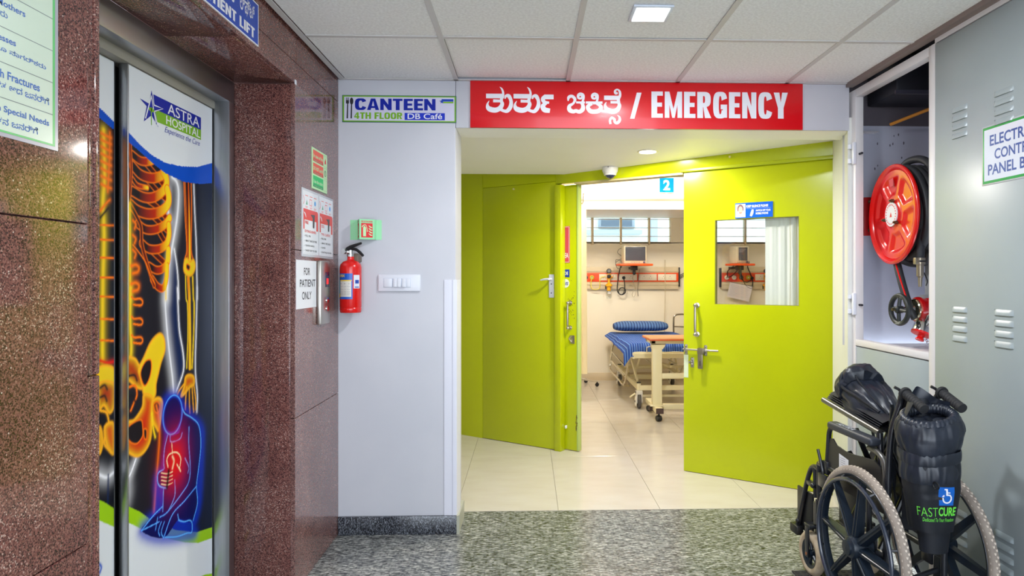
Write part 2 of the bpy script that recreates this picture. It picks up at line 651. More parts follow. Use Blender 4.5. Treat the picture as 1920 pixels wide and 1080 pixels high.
# --- floors
o = bl(-1.4, 1.9, -1.3, 3.955, -0.06, 0.0).done('floor', M_granG)
o['kind'] = 'structure'
o = bl(-1.6, 5.2, 3.96, 9.2, -0.06, -0.004).done('floor.001', mat('tile_joint', (150, 140, 120), 0.8))
o['kind'] = 'structure'
tile = None
for i in range(9):
    for j in range(5):
        x0 = 0.18 + 0.61 * (i - 3)
        y0 = 3.962 + 1.2 * j
        if y0 > 9: continue
        if tile is None:
            tile = bl(0.001, 0.609, 0.001, min(1.199, 9), -0.004, 0.0, bev=0.0006, seg=1).done('floor_tile', M_tile, o, mesh_only=True)
        y1 = min(y0 + 1.2, 9.15)
        t = link('floor_tile', tile, o, loc=(x0, y0, 0))
# --- suspended ceiling over the corridor
M_ctile = mottled('mineral_fibre_tile', (246, 246, 244), (232, 231, 229), 90, 0.9, detail=3, bump=0.55)
M_tbar = mat('ceiling_grid_bar', (206, 202, 200), 0.5)
ceil = bl(-1.4, 2.6, -1.25, 3.63, 2.60, 2.66).done('ceiling', mat('plenum_dark', (40, 40, 46), 0.9))
ceil['kind'] = 'structure'
GX = [-0.992, -0.388, 0.217, 0.815, 1.418, 1.765]
GY = [3.616, 2.98, 2.376, 1.772, 1.168, 0.564, -0.04, -0.644, -1.248]
tilem = {}
for i in range(5):
    for j in range(8):
        wd = GX[i + 1] - GX[i] - 0.018
        dp = GY[j] - GY[j + 1] - 0.018
        k = (round(wd, 3), round(dp, 3))
        if k not in tilem:
            tilem[k] = bl(0, wd, 0, dp, 0, 0.015, bev=0.002, seg=1).done('ceiling_tile', M_ctile, mesh_only=True)
        up = 0.004 + rnd.random() * 0.002 + (0.008 if (i, j) == (1, 0) else 0)
        t = link('ceiling_tile', tilem[k], ceil, loc=(GX[i] + 0.009, GY[j + 1] + 0.009, ZC + up))
        if (i, j) == (1, 0): t.rotation_euler = (0.004, 0.004, 0)
for x in GX[1:5]:
    bl(x - 0.012, x + 0.012, -1.26, 3.62, ZC, ZC + 0.004).done('grid_bar', M_tbar, ceil)
for y in GY[1:]:
    for i in range(5):
        bl(GX[i] + 0.012, GX[i + 1] - 0.012, y - 0.012, y + 0.012, ZC + 0.0005, ZC + 0.004).done('grid_bar', M_tbar, ceil)
bl(-1.010, -0.985, -1.26, 3.62, ZC - 0.002, ZC + 0.003).done('wall_angle', M_tbar, ceil)
bl(-1.0, 1.78, 3.605, 3.629, ZC, ZC + 0.004).done('wall_angle', M_tbar, ceil)
bl(1.752, 1.79, -1.26, 3.62, ZC - 0.018, ZC + 0.02).done('wall_angle', mat('edge_trim_brownish', (132, 116, 112), 0.6), ceil)


# --- left wall: granite slabs fixed over a backing, round the lift opening
wl = MB()
wl.box(-1.40, XL - 0.02, -1.25, 1.60, 0, 2.6).box(-1.8, XL - 0.02, 2.98, 3.9, 0, 2.6).box(-1.40, XL - 0.02, 1.55, 3.0, 2.26, 2.6)
wall_left = wl.done('wall_left', mat('mortar_pink_grey', (138, 104, 98), 0.9))
wall_left['kind'] = 'structure'
G = 0.0015
zs = [(0, 0.764), (0.764, 1.506), (1.506, 2.24), (2.24, 2.47)]
for y0, y1 in [(-1.25, -0.55), (-0.55, 0.62), (0.62, 1.584)]:
    for z0, z1 in zs:
        bl(XL - 0.02, XL, y0 + G, y1 - G, z0 + G, z1 - G, bev=0.0012, seg=1).done('granite_slab', M_granR, wall_left)
for z0, z1 in zs[:3]:
    bl(XL - 0.02, XL, 2.962, 3.63, z0 + G, z1 - G, bev=0.0012, seg=1).done('granite_slab', M_granP, wall_left)
for y0, y1 in [(1.588, 2.3), (2.3, 2.975), (2.975, 3.63)]:
    bl(XL - 0.02, XL, y0 + G, y1 - G, 2.237 + G, 2.33 - G, bev=0.0012, seg=1).done('granite_slab', M_granR, wall_left)
    bl(XL - 0.02, XL, y0 + G, y1 - G, 2.33 + G, 2.49, bev=0.0012, seg=1).done('granite_slab', M_granR, wall_left)
# near jamb lining with a groove, far reveal and soffit lining
for z0, z1 in [(0, 1.15), (1.15, 2.235)]:
    bl(XL - 0.28, XL - 0.004, 1.612, 1.634, z0 + G, z1 - G, bev=0.004).done('granite_lining', M_granR, wall_left)
    bl(XL - 0.02, XL - 0.006, 1.588, 1.611, z0 + G, z1 - G, bev=0.002).done('granite_lining', M_granR, wall_left)
bl(XL - 0.262, XL - 0.02, 2.960, 2.98, G, 2.233, bev=0.0015).done('granite_lining', M_granR, wall_left)
for y0, y1 in [(1.634, 2.4), (2.4, 2.96)]:
    bl(XL - 0.262, XL - 0.02, y0 + G, y1 - G, 2.236, 2.256, bev=0.0015).done('granite_lining', M_granR, wall_left)

# --- back wall with the beam over the lobby, rounded corner at the jamb
bw = MB()
bw.floorprism([(-1.5, 3.63), (-0.405, 3.63), (-0.394, 3.634), (-0.39, 3.645), (-0.386, 3.87), (-1.5, 3.87)], 0, 2.62)
bw.box(-0.39, 1.775, 3.63, 3.87, 2.197, 2.62)
wall_back = bw.done('wall_back', M_white, smooth=50)
wall_back['kind'] = 'structure'
# cream underside of the beam and the lobby ceiling, falling slightly to the back
lc = MB()
lc.add([(-0.42, 3.632, 2.196), (1.95, 3.632, 2.196), (1.95, 3.872, 2.196), (-0.42, 3.872, 2.196)], [(0, 3, 2, 1)])
lc.add([(-1.5, 3.871, 2.262), (2.6, 3.871, 2.262), (2.6, 5.303, 2.208), (-1.5, 5.303, 2.208), (-1.5, 3.871, 2.45), (2.6, 3.871, 2.45), (2.6, 5.303, 2.45), (-1.5, 5.303, 2.45)],
       [(0, 3, 2, 1), (4, 5, 6, 7), (0, 1, 5, 4), (1, 2, 6, 5), (2, 3, 7, 6), (3, 0, 4, 7)])
o = lc.done('ceiling.001', M_cream)
o['kind'] = 'structure'
# upper ceiling behind the lobby soffit
o = bl(-1.6, 2.7, 5.30, 7.0, 2.45, 2.55).done('ceiling.002', M_cream)
o['kind'] = 'structure'
o = bl(-1.55, -1.45, 3.87, 6.6, 0, 2.45).done('wall_lobby_side', M_white)
o['kind'] = 'structure'
# splayed jamb on the right of the lobby
jb = MB().floorprism([(1.768, 3.632), (1.932, 4.168), (1.99, 4.168), (1.80, 3.70), (1.79, 3.632)], 0, 2.27)
o = jb.done('wall_jamb', mottled('painted_jamb_white', (226, 226, 220), (220, 220, 214), 2, 0.4))
o['kind'] = 'structure'
# skirting of dark streaked granite
sk = struct('baseboard_back')
bl(-1.02, -0.385, 3.612, 3.63, 0, 0.098, bev=0.002).done('skirting_board', M_granS, sk)
sk2 = MB().floorprism([(-0.385, 3.612), (-0.372, 3.622), (-0.368, 3.868), (-0.387, 3.868), (-0.389, 3.63)], 0, 0.098)
sk2.done('skirting_return', mat('painted_skirting_return', (176, 176, 160), 0.4), sk)

# --- lift entrance: brushed steel frame, two telescopic leaves with a printed sheet
d1 = struct('door_1')
bl(-1.36, -1.283, 1.636, 2.958, 2.141, 2.236, bev=0.003).done('frame_header', M_steelD, d1)
bl(-1.40, -1.283, 2.909, 2.958, 0, 2.142, bev=0.002).done('frame_jamb', M_steel, d1)
bl(-1.40, -1.283, 1.636, 1.69, 0, 2.142, bev=0.002).done('frame_jamb', M_steel, d1)
bl(-1.43, -1.345, 1.66, 2.95, 2.108, 2.142).done('frame_shadow_gap', mat('steel_dull_beige', (150, 146, 134), 0.5), d1)
wide = bl(-1.382, -1.3515, 2.298, 2.985, 0.012, 2.107, bev=0.0015).done('door_leaf', M_steel, d1)
slim = bl(-1.412, -1.3845, 1.60, 2.284, 0.012, 2.107, bev=0.0015).done('door_leaf', M_steel, d1)
bl(-1.46, -1.415, 1.5, 3.05, 0, 2.2).done('lift_shaft_backing', M_dark, d1)
bl(-1.42, -1.35, 2.905, 2.909, 0, 2.14).done('jamb_gap_shade', M_dark, d1)  # near-black strip put in for the shade in the gap beside the jamb
bl(-1.44, -1.283, 1.6, 3.0, 0.0005, 0.004).done('door_track', M_steel, d1)

# the printed sheets: flat artwork evaluated on a fine mesh lying on each leaf, traced outlines in millimetres (along, height)
PRINT_WIDE=[('fill',[2302,1885,2593,1784,2625,1739,2612,1620,2570,1492,2539,1304,2534,1225,2553,1123,2587,988,2587,896,2521,909,2477,762,2451,518,2291,602,2269,1348],'body',0,0),('fill',[2649,1768,2751,1774,2769,1501,2778,1297,2767,1341,2760,1178,2754,1016,2767,829,2665,850,2625,930,2665,1028,2641,1187,2616,1343,2621,1302,2612,1427,2593,1493,2617,1620],'arm',0,0),('fill',[2570,1492,2593,1477,2618,1419,2625,1302,2617,1343,2641,1187,2661,1049,2606,944,2587,937,2575,1010,2541,1154,2527,1285,2534,1344],'navy',0,0),('line',[2577,1765,2612,1749,2625,1705,2615,1620,2590,1535,2562,1451,2547,1369,2539,1304],'white',8,20),('line',[2534,1344,2530,1285,2541,1194,2558,1103,2579,1009,2590,936],'white',6,22),('line',[2554,1713,2547,1646,2562,1599],'white',8,18),('line',[2593,1493,2612,1427,2621,1369,2625,1302],'white',2,6),('line',[2616,1343,2629,1188,2657,1092,2661,1018,2606,944],'white',2,6),('line',[2742,1759,2751,1633,2763,1501,2770,1297],'white',2,6),('line',[2769,1341,2762,1178,2754,1016,2771,905,2767,835],'white',2,6),('line',[2344,758,2310,713,2283,703],'white',3,16),('line',[2286,720,2295,664,2286,631],'white',6,25),('bone',[2404,1787,2466,1756,2526,1723],'dim',11,0),('bone',[2414,1731,2477,1698,2540,1676],'dim',11,0),('bone',[2409,1661,2477,1639,2543,1603],'dim',11,0),('bone',[2435,1611,2488,1586,2548,1558],'dim',11,0),('bone',[2488,1551,2520,1523,2548,1506],'dim',11,0),('bone',[2445,1477,2488,1455,2537,1432],'dim',11,0),('bone',[2322,1803,2374,1790,2435,1801,2461,1817],'rib',14,0),('bone',[2324,1765,2374,1742,2445,1741,2504,1759,2537,1779],'rib',17,0),('bone',[2324,1720,2355,1702,2414,1702],'rib',8,0),('bone',[2324,1678,2384,1666,2445,1671,2504,1696,2537,1728,2537,1755,2515,1773],'rib',17,0),('bone',[2312,1632,2355,1615,2424,1610,2498,1626,2548,1659,2554,1690,2543,1713],'rib',18,0),('bone',[2355,1569,2404,1553,2466,1558,2526,1580,2560,1608],'rib',15,0),('bone',[2379,1503,2424,1485,2488,1488,2537,1508,2556,1543,2554,1580],'rib',15,0),('bone',[2424,1424,2471,1410,2515,1417,2548,1445,2552,1488],'rib',14,0),('bone',[2445,1377,2477,1351,2515,1344,2537,1377,2543,1426],'rib',13,0),('bone',[2308,1632,2345,1597,2374,1560,2379,1503,2404,1447,2456,1354],'dim',8,0),('line',[2326,1495,2365,1468,2404,1435,2435,1389,2461,1360],'orange',1.5,2),('line',[2543,1493,2534,1414,2534,1304],'yellow',4,6),('bone',[2315,1910,2311,1843,2317,1744,2306,1643],'dim',6,0),('line',[2306,1632,2308,1521,2309,1411,2309,1311],'yellow',9,8),('line',[2314,1347,2310,1239,2317,1147,2310,1094],'yellow',9,8),('line',[2326,1578,2343,1567,2336,1551],'orange',5,4),('line',[2326,1528,2343,1517,2336,1501],'orange',5,4),('line',[2326,1478,2343,1466,2336,1450],'orange',5,4),('line',[2317,1422,2343,1427,2361,1418,2355,1403,2326,1397],'orange',7,5),('line',[2317,1361,2343,1365,2361,1356,2355,1341,2326,1336],'orange',7,5),('line',[2319,1317,2334,1309,2371,1309,2384,1297,2372,1286,2329,1290],'orange',2.5,3),('line',[2319,1250,2334,1241,2371,1240,2384,1228,2372,1218,2329,1224],'orange',2.5,3),('line',[2319,1187,2334,1177,2371,1175,2384,1163,2372,1153,2329,1160],'orange',2.5,3),('glow',[2283,1109,2334,1106,2360,1081,2382,1054,2387,997,2350,1003,2303,1034,2283,1026],'sacr',0,0),('line',[2288,1049,2334,1048,2350,1027],'dark',5,3),('line',[2298,1011,2339,1011,2350,978,2334,956,2314,930],'orange',3,3),('line',[2298,975,2324,980,2339,956],'dark',5,3),('glow',[2360,1066,2392,1102,2431,1148,2471,1172,2500,1176,2522,1156,2527,1113,2500,1070,2483,1033,2467,996,2463,958,2431,939,2392,971,2382,1004,2368,1037],'bone',0,0),('hole',[2371,1052,2400,1086,2433,1088,2439,1058,2425,1022,2400,1001,2382,1016],'dark',0,0),('glow',[2392,971,2442,956,2448,923,2442,873,2433,804,2400,772,2360,763,2324,776,2288,809,2288,890,2334,895,2382,929],'bone2',0,0),('hole',[2291,869,2319,884,2374,886,2385,854,2383,826,2350,809,2314,822,2293,847],'dark',0,0),('hole',[2392,849,2409,842,2407,811,2393,820],'dark',0,0),('glow',[2442,930,2463,944,2494,940,2512,917,2503,873,2486,824,2471,834,2442,876],'bone2',0,0),('hole',[2454,925,2477,930,2492,911,2483,890,2463,897],'dark',0,0),('line',[2470,918,2484,877,2491,797,2473,665,2456,535],'orange',5,6),('line',[2442,895,2449,845,2463,804],'yellow',3,5),('bone',[2687,1765,2697,1628,2704,1490,2707,1455],'rib',13,0),('line',[2665,1757,2674,1626,2687,1498,2670,1454],'orange',2,3),('line',[2721,1765,2725,1630,2721,1499,2742,1447],'orange',2,3),('glow',[2670,1450,2690,1459,2711,1445,2739,1456,2753,1430,2735,1399,2699,1390,2665,1411],'bone',0,0),('hole',[2687,1437,2711,1429,2704,1412,2684,1420],'dark',0,0),('bone',[2699,1381,2707,1299,2707,1278,2711,1160,2711,1022],'bone',8,0),('line',[2733,1386,2739,1298,2745,1276,2741,1158,2728,1020],'yellow',3,4),('line',[2677,1390,2682,1300,2692,1278,2696,1162,2686,1025],'yellow',2,3),('glow',[2676,990,2707,996,2741,983,2745,952,2707,943,2665,923,2641,922,2665,955],'bone2',0,0),('line',[2686,951,2678,900,2676,864],'gold',2.5,3),('line',[2707,943,2707,884,2711,841],'gold',2.5,3),('line',[2728,944,2736,878,2741,840],'gold',2.5,3),('line',[2665,965,2629,945,2616,932],'gold',2.5,3),('line',[2741,953,2758,885,2758,847],'gold',2.5,3),('fill',[2286,618,2367,567,2425,523,2494,479,2606,413,2767,344,2905,314,2905,12,2184,357,2226,660],'green',0,0),('fill',[2286,563,2376,504,2494,432,2665,343,2780,295,2905,268,2905,-171,2184,220,2226,613],'paper',0,0),('fill',[2780,155,2839,140,2905,115,2905,69,2780,127],'green',0,0),('aura',[2518,878,2539,924,2601,933,2656,874,2725,822,2804,759,2811,684,2786,459,2737,379,2737,344,2508,415,2376,498,2469,533,2479,649,2523,679,2549,800],'blue',0,0),('fill',[2629,781,2656,862,2725,820,2783,776,2801,699,2786,617,2764,533,2773,463,2737,403,2673,421,2618,447,2518,417,2376,498,2450,518,2508,530,2518,604,2479,627,2479,665,2523,674,2526,750,2549,794],'blueb',0,0),('line',[2651,875,2673,847,2725,820,2783,776,2801,699,2786,617,2764,533,2773,463,2737,403],'cyan',1.8,5),('line',[2704,788,2702,723,2714,625,2702,570,2656,543,2549,505,2493,503],'cyan',1.6,4),('line',[2764,533,2668,504,2580,483,2518,417],'cyan',1.6,4),('line',[2547,795,2526,750,2518,703,2523,674],'cyan',1.4,3),('line',[2596,608,2599,556,2580,528,2549,505],'cyan',1.4,3),('line',[2518,604,2513,518],'cyan',1.2,3),('line',[2508,536,2450,524,2376,498],'cyan',1.6,4),('line',[2376,498,2431,493,2489,488],'cyan',1.4,3),('line',[2479,508,2469,479,2464,467],'cyan',1.2,3),('line',[2503,483,2484,457,2493,435],'cyan',1.2,3),('line',[2523,475,2503,445,2518,417],'cyan',1.2,3),('line',[2528,416,2612,386,2690,370,2725,360,2728,395,2708,414,2668,423,2623,445],'cyan',1.6,4),('line',[2618,470,2629,443,2662,425],'cyan',1.4,3),('line',[2673,672,2702,629,2696,607],'cyan',1.4,3),('line',[2518,672,2484,669,2477,644,2493,617,2539,595],'cyan',1.8,4),('ell',[2583,861,2652,847,2583,787],'head',0,0),('line',[2564,788,2570,761,2634,757,2651,776],'cyan',1.4,4),('red',[2596,681,2696,654],'red',0,0),('line',[2549,672,2541,702,2564,718,2612,710,2640,681,2634,648],'pale',2.2,5),('line',[2580,658,2591,683,2580,703],'pale',6,5),('line',[2575,755,2580,714],'pale',1.5,3),('line',[2612,665,2640,629,2629,649],'pale',2,4),('line',[2503,663,2544,648,2580,645],'pale',1.4,2),('line',[2503,649,2544,634,2580,631],'pale',1.4,2),('line',[2503,636,2544,620,2580,617],'pale',1.4,2),('line',[2503,622,2544,606,2580,603],'pale',1.4,2),('line',[2554,657,2541,597],'dark',8,2),('fill',[2286,1846,2367,1822,2442,1796,2530,1772,2665,1759,2793,1769,2905,1789,2905,2437,2184,2171,2184,1869],'swoosh',0,0),('fill',[2286,1882,2367,1846,2442,1823,2530,1811,2645,1817,2771,1836,2905,1876,2905,2437,2184,2171,2184,1905],'paper',0,0)]
PRINT_SLIM=[('line',[2221,1864,2227,1715,2218,1627,2224,1523,2218,1366,2216,1210,2216,1113],'yellow',12,10),('line',[2254,1864,2252,1772,2243,1665],'orange',4,6),('line',[2210,1851,2238,1848,2260,1847],'orange',6,4),('line',[2210,1830,2238,1827,2260,1826],'orange',6,4),('line',[2210,1808,2238,1804,2260,1803],'orange',6,4),('line',[2210,1785,2238,1781,2260,1780],'orange',6,4),('line',[2210,1761,2238,1757,2260,1755],'orange',6,4),('line',[2210,1737,2238,1732,2260,1731],'orange',6,4),('line',[2210,1712,2238,1708,2260,1706],'orange',6,4),('line',[2210,1686,2238,1681,2260,1679],'orange',6,4),('line',[2205,1599,2238,1629,2254,1640],'orange',5,4),('line',[2205,1577,2246,1612],'dark',5,3),('line',[2205,1553,2277,1557],'orange',2,3),('line',[2205,1506,2277,1508],'orange',2,3),('line',[2205,1447,2277,1448],'orange',2,3),('line',[2205,1383,2277,1382],'orange',2,3),('line',[2205,1321,2277,1318],'orange',2,3),('line',[2205,1249,2277,1243],'orange',2,3),('line',[2205,1180,2277,1171],'orange',2,3),('line',[2205,1114,2243,1102,2277,1102],'red',6,5),('glow',[2199,1094,2277,1080,2277,1027,2199,1039],'bone',0,0),('glow',[2199,1039,2277,1027,2277,955,2252,934,2224,965,2199,961],'sacr',0,0),('line',[2205,1026,2227,1031,2240,1015],'dark',5,3),('line',[2205,995,2227,996,2238,977],'dark',5,3),('line',[2205,952,2238,937,2249,890,2227,860,2229,833,2274,795],'gold',3,3),('glow',[2227,895,2277,893,2277,795,2238,831],'bone2',0,0),('glow',[2199,898,2213,881,2216,837,2199,815],'bone2',0,0),('line',[2199,746,2238,726,2277,732],'white',8,22),('line',[2246,732,2243,628],'navy',4,2),('fill',[2107,716,2218,654,2274,612,2355,562,2355,128,2107,262],'green',0,0),('fill',[2107,658,2218,586,2274,550,2355,507,2355,128,2107,262],'paper',0,0),('line',[2202,456,2210,442,2202,428],'swoosh',5,1),('fill',[2107,1944,2355,2011,2355,1891,2274,1877,2218,1894,2107,1927],'swoosh',0,0),('fill',[2107,2142,2355,2233,2355,1915,2274,1904,2218,1926,2107,1960],'paper',0,0)]

INK = {k: np.array(lin(v)) for k, v in dict(bg=(8, 10, 22), body=(26, 26, 34), arm=(26, 28, 40), navy=(8, 34, 78), white=(250, 250, 255), dark=(24, 18, 22), orange=(255, 120, 12),
       yellow=(255, 214, 30), gold=(255, 176, 30), green=(158, 206, 16), paper=(226, 230, 234), swoosh=(0, 78, 196), cyan=(96, 180, 255), pale=(255, 214, 170), red=(238, 28, 12),
       blue=(0, 60, 220), blueb=(4, 14, 86), deep=(120, 16, 4), redor=(226, 50, 6)).items()}


def seg_dist(X, Z, pts):
    D = np.full(X.shape, 1e9)
    for (ax, az), (bx_, bz) in zip(pts[:-1], pts[1:]):
        dx, dz = bx_ - ax, bz - az
        q = dx * dx + dz * dz + 1e-9
        t = np.clip(((X - ax) * dx + (Z - az) * dz) / q, 0, 1)
        D = np.minimum(D, np.hypot(X - ax - t * dx, Z - az - t * dz))
    return D


def inside(X, Z, pts):
    c = np.zeros(X.shape, bool)
    n = len(pts)
    for i in range(n):
        ax, az = pts[i]
        bx_, bz = pts[(i + 1) % n]
        if az == bz: continue
        c ^= ((az > Z) != (bz > Z)) & (X < (bx_ - ax) * (Z - az) / (bz - az) + ax)
    return c


def paint(X, Z, layers):
    C = np.zeros(X.shape + (3,)) + INK['bg']
    C += (INK['navy'] - INK['bg']) * np.clip((X - 2700) / 260, 0, 1)[..., None] * 0.5

    def over(a, col): C[...] = C * (1 - a[..., None]) + col * a[..., None]
    for kind, flatp, col, wd, glow in layers:
        raw = list(zip(flatp[0::2], flatp[1::2]))
        loop = kind in ('fill', 'glow', 'hole', 'aura')
        pts = [(p.x, p.y) for p in spline([(a, b, 0) for a, b in raw], 4, loop)] if len(raw) > 2 and not (kind == 'fill' and col in ('paper', 'green', 'swoosh')) else raw
        if kind == 'fill':
            if col in ('paper', 'green', 'swoosh'):
                pts = [(p.x, p.y) for p in spline([(a, b, 0) for a, b in raw], 1)]
            over(inside(X, Z, pts).astype(float), INK[col] if col in INK else INK['body'])
            continue
        if kind == 'ell':
            (cx, cz), (rx, _), (_, rz) = raw
            rx = abs(rx - cx); rz = abs(rz - cz)
            q = np.hypot((X - cx) / rx, (Z - cz) / rz)
            over((q < 1).astype(float), INK['blueb'])
            over(np.exp(-((q - 0.97) / 0.10) ** 2) * 0.8, INK['blue'])
            over(np.exp(-((q - 0.99) / 0.03) ** 2), INK['cyan'])
            continue
        if kind == 'red':
            (cx, cz), (ex, _) = raw
            q = np.hypot(X - cx, (Z - cz) * 0.8) / (abs(ex - cx) * 1.1)
            over(np.exp(-q ** 2 * 1.6) * 0.95, INK['red'])
            continue
        if loop:
            ins = inside(X, Z, pts)
            D = seg_dist(X, Z, pts + pts[:1])
            if kind == 'aura':
                over(np.where(ins, 1.0, np.exp(-(D / 26) ** 2)) * 0.75, INK['blue'] * 0.75)
            elif kind == 'hole':
                over(ins.astype(float), INK['dark'])
                over(np.exp(-(D / 3.0) ** 2), INK['orange'])
            else:
                deep = {'bone': INK['yellow'] * 0.9, 'bone2': INK['red'] * 0.75, 'sacr': INK['red'] * 0.5}[col]
                e = np.exp(-D / 13)[..., None]
                body = deep * (1 - e) + INK['yellow'] * e
                a = ins.astype(float)[..., None]
                C[...] = C * (1 - a) + body * a
                over(np.exp(-(D / 4.5) ** 2), INK['gold'])
            continue
        D = seg_dist(X, Z, pts)
        if kind == 'bone':
            r = D / wd
            heat = np.clip((Z * 0 + X - min(p[0] for p in pts)) / (max(p[0] for p in pts) - min(p[0] for p in pts) + 1e-6), 0, 1)
            core = {'rib': INK['dark'], 'dim': INK['dark'], 'bone': INK['orange']}[col]
            hot = {'rib': INK['redor'], 'dim': INK['deep'], 'bone': INK['yellow']}[col]
            body = core + (hot - core) * np.clip(heat * 1.5 - 0.25, 0, 1)[..., None]
            if col == 'rib':
                body = body + (INK['yellow'] - body) * np.clip((heat - 0.62) / 0.33, 0, 1)[..., None]
            a = (r < 1).astype(float)[..., None]
            C[...] = C * (1 - a) + body * a
            over(np.exp(-((r - 1) * wd / 2.4) ** 2) * (0.95 if col != 'dim' else 0.75), INK['orange'] if col != 'bone' else INK['gold'])
            continue
        if glow: over(np.exp(-(D / (wd + glow)) ** 2) * 0.45, INK[col] if col not in ('cyan', 'pale') else INK[{'cyan': 'blue', 'pale': 'red'}[col]])
        over(np.clip(wd + 1.2 - D, 0, 1) if wd < 4 else np.exp(-(D / (wd * 0.8)) ** 2) * 0.95, INK[col])
    return C


m = bpy.data.materials.new('printed_sheet')
m.use_nodes = True
b = m.node_tree.nodes['Principled BSDF']
b.inputs['Roughness'].default_value = 0.28
b.inputs['Specular IOR Level'].default_value = 0.08
at = m.node_tree.nodes.new('ShaderNodeVertexColor')
at.layer_name = 'print'
m.node_tree.links.new(at.outputs[0], b.inputs['Base Color'])


def printed(name, X0, y0, y1, z0, z1, nu, nv, layers, parent, mode=None):
    ys = np.linspace(y0, y1, nu + 1)
    zs_ = np.linspace(z0, z1, nv + 1)
    Y, Z = np.meshgrid(ys, zs_)
    C = paint(Y * 1000, Z * 1000, layers)
    me = bpy.data.meshes.new(name)
    V = np.stack([np.full(Y.shape, X0), Y, Z], -1).reshape(-1, 3)
    i, j = np.meshgrid(np.arange(nu), np.arange(nv))
    a = (j * (nu + 1) + i).ravel()
    F = np.stack([a, a + 1, a + nu + 2, a + nu + 1], -1)
    me.from_pydata(V.tolist(), [], F.tolist())
    ca = me.color_attributes.new('print', 'FLOAT_COLOR', 'POINT')
    ca.data.foreach_set('color', np.concatenate([C.reshape(-1, 3), np.ones((V.shape[0], 1))], 1).ravel().astype(np.float32))
    me.materials.append(m)
    return link(name, me, parent)


printed('printed_sheet', -1.3509, 2.303, 2.898, 0.03, 2.104, 210, 720, PRINT_WIDE, wide)
printed('printed_sheet', -1.3839, 1.92, 2.276, 0.03, 2.104, 130, 640, PRINT_SLIM, slim)
# the sheet's crest: star, blue and green bars, words (flat print, a hair above the sheet)
FR = Matrix.Translation((-1.3505, 0, 0)) @ Matrix.Rotation(LEFT, 4, 'Z')


def on_door(mb, name, mt, lift=0.0):
    mb.v = [(-1.3504 + lift, p[0], p[2]) for p in mb.v]
    mb.f = [f for f in mb.f]
    return mb.done(name, mt, wide, smooth=0)


on_door(MB().flat([(2.45, 2.044), (2.80, 2.044), (2.80, 1.993), (2.46, 1.993)]), 'crest_bar', M_navy)
on_door(MB().flat([(2.46, 1.993), (2.80, 1.993), (2.80, 1.952), (2.476, 1.950)]), 'crest_bar', M_green, 0.0001)
on_door(MB().flat([(2.438, 2.055), (2.424, 2.003), (2.366, 2.007), (2.408, 1.990), (2.390, 1.932), (2.438, 1.965), (2.482, 1.932), (2.462, 1.984), (2.524, 2.010), (2.455, 2.010)]), 'crest_star', M_navy, 0.0002)
st = MB().ribbon([(2.40, 1.945, 0.006), (2.438, 2.036, 0.006), (2.455, 2.006, 0.006), (2.514, 2.008, 0.005), (2.456, 1.984, 0.005), (2.478, 1.938, 0.006)], 0, 0)
st.ribbon([(2.438, 2.03, 0.005), (2.466, 1.945, 0.005)], 0, 0)
on_door(st, 'crest_star_line', M_wprint, 0.0003)
on_door(MB().ribbon([(2.436, 1.990, 0.006), (2.438, 1.930, 0.004)], 0, 0).disc(2.438, 1.985, 0.018, 0, 12, 0.008), 'crest_staff', M_green, 0.0004)
on_door(MB().text('ASTRA', 2.545, 2.786, 1.998, 2.038, 0, 0.004), 'lettering', M_wprint, 0.0004)
on_door(MB().text('HOSPITAL', 2.535, 2.792, 1.957, 1.989, 0, 0.008), 'lettering', M_wprint, 0.0004)
on_door(MB().text('Experience the Care', 2.525, 2.790, 1.918, 1.946, 0, -0.004, 0.35), 'lettering', M_navy, 0.0004)

# ================================================================ THINGS ON THE LEFT WALL
def board(t, x0, x1, z0, z1, mt, y=-0.004, name='panel', yb=0.0, bev=0.0):
    return bl(x0, x1, y, yb, z0, z1, bev=bev).done(name, mt, t)


# Each sign's frame sits at its lower left corner, x along the wall, z up
t = thing('lift_sign', 'blue sign reading PATIENT LIFT above the lift opening', 'sign', (XL, 1.985, 2.255), LEFT)
W = 0.570
board(t, 0, W, 0, 0.158, M_wprint)
board(t, 0.006, W - 0.006, 0.005, 0.153, M_blue, -0.0045, 'blue_field', -0.004)
MB().heavy('PATIENT LIFT', 0.10, 0.530, 0.016, 0.054, -0.005, stem=0.36, bar=0.2).done('lettering', M_wprint, t, 0)
kan = MB().text('ರೋಗಿಗಳ', 0.10, 0.37, 0.078, 0.140, -0.005, 0.012).text('ಲಿಫ್ಟ್', 0.405, 0.530, 0.070, 0.142, -0.005, 0.012)
kan.done('kannada_lettering', M_wprint, t, 0)

t = thing('priority_notice', 'pale laminated notice with blue bilingual lines on the near granite pier', 'notice', (XL, 0.95, 1.656), LEFT)
board(t, 0, 0.532, 0, 0.70, mat('laminate_clear_edge', (176, 172, 182), 0.2), -0.002, 'laminate_border')
board(t, 0.010, 0.522, 0.008, 0.692, mat('notice_edge_green', (96, 190, 110), 0.25), -0.0026, 'green_border', -0.002)
board(t, 0.014, 0.514, 0.012, 0.688, mat('notice_pale', (206, 220, 200), 0.2), -0.003, 'pale_field', -0.0026)
ln = MB()
for k in range(9): ln.rect(0.014, 0.514, 0.074 + 0.0685 * k, 0.0755 + 0.0685 * k, -0.0032)
ln.done('ruled_line', mat('rule_grey', (110, 120, 120), 0.5), t, 0)
tx = MB()
M_nb = mat('notice_blue', (10, 90, 170), 0.4)
rows = [('People with Special Needs', 0.270, 0.503, 0.044), ('Patients with Fractures', 0.262, 0.476, 0.113), ('Elderly and Weaknesses', 0.20, 0.411, 0.181), ('Expectant Mothers', 0.27, 0.436, 0.249), ('Emergency Care', 0.29, 0.44, 0.318)]
for s_, a, b_, z in rows: tx.text(s_, a, b_, z, z + 0.0165, -0.0034, 0.02)
tx.done('lettering', M_nb, t, 0)
kt = MB()
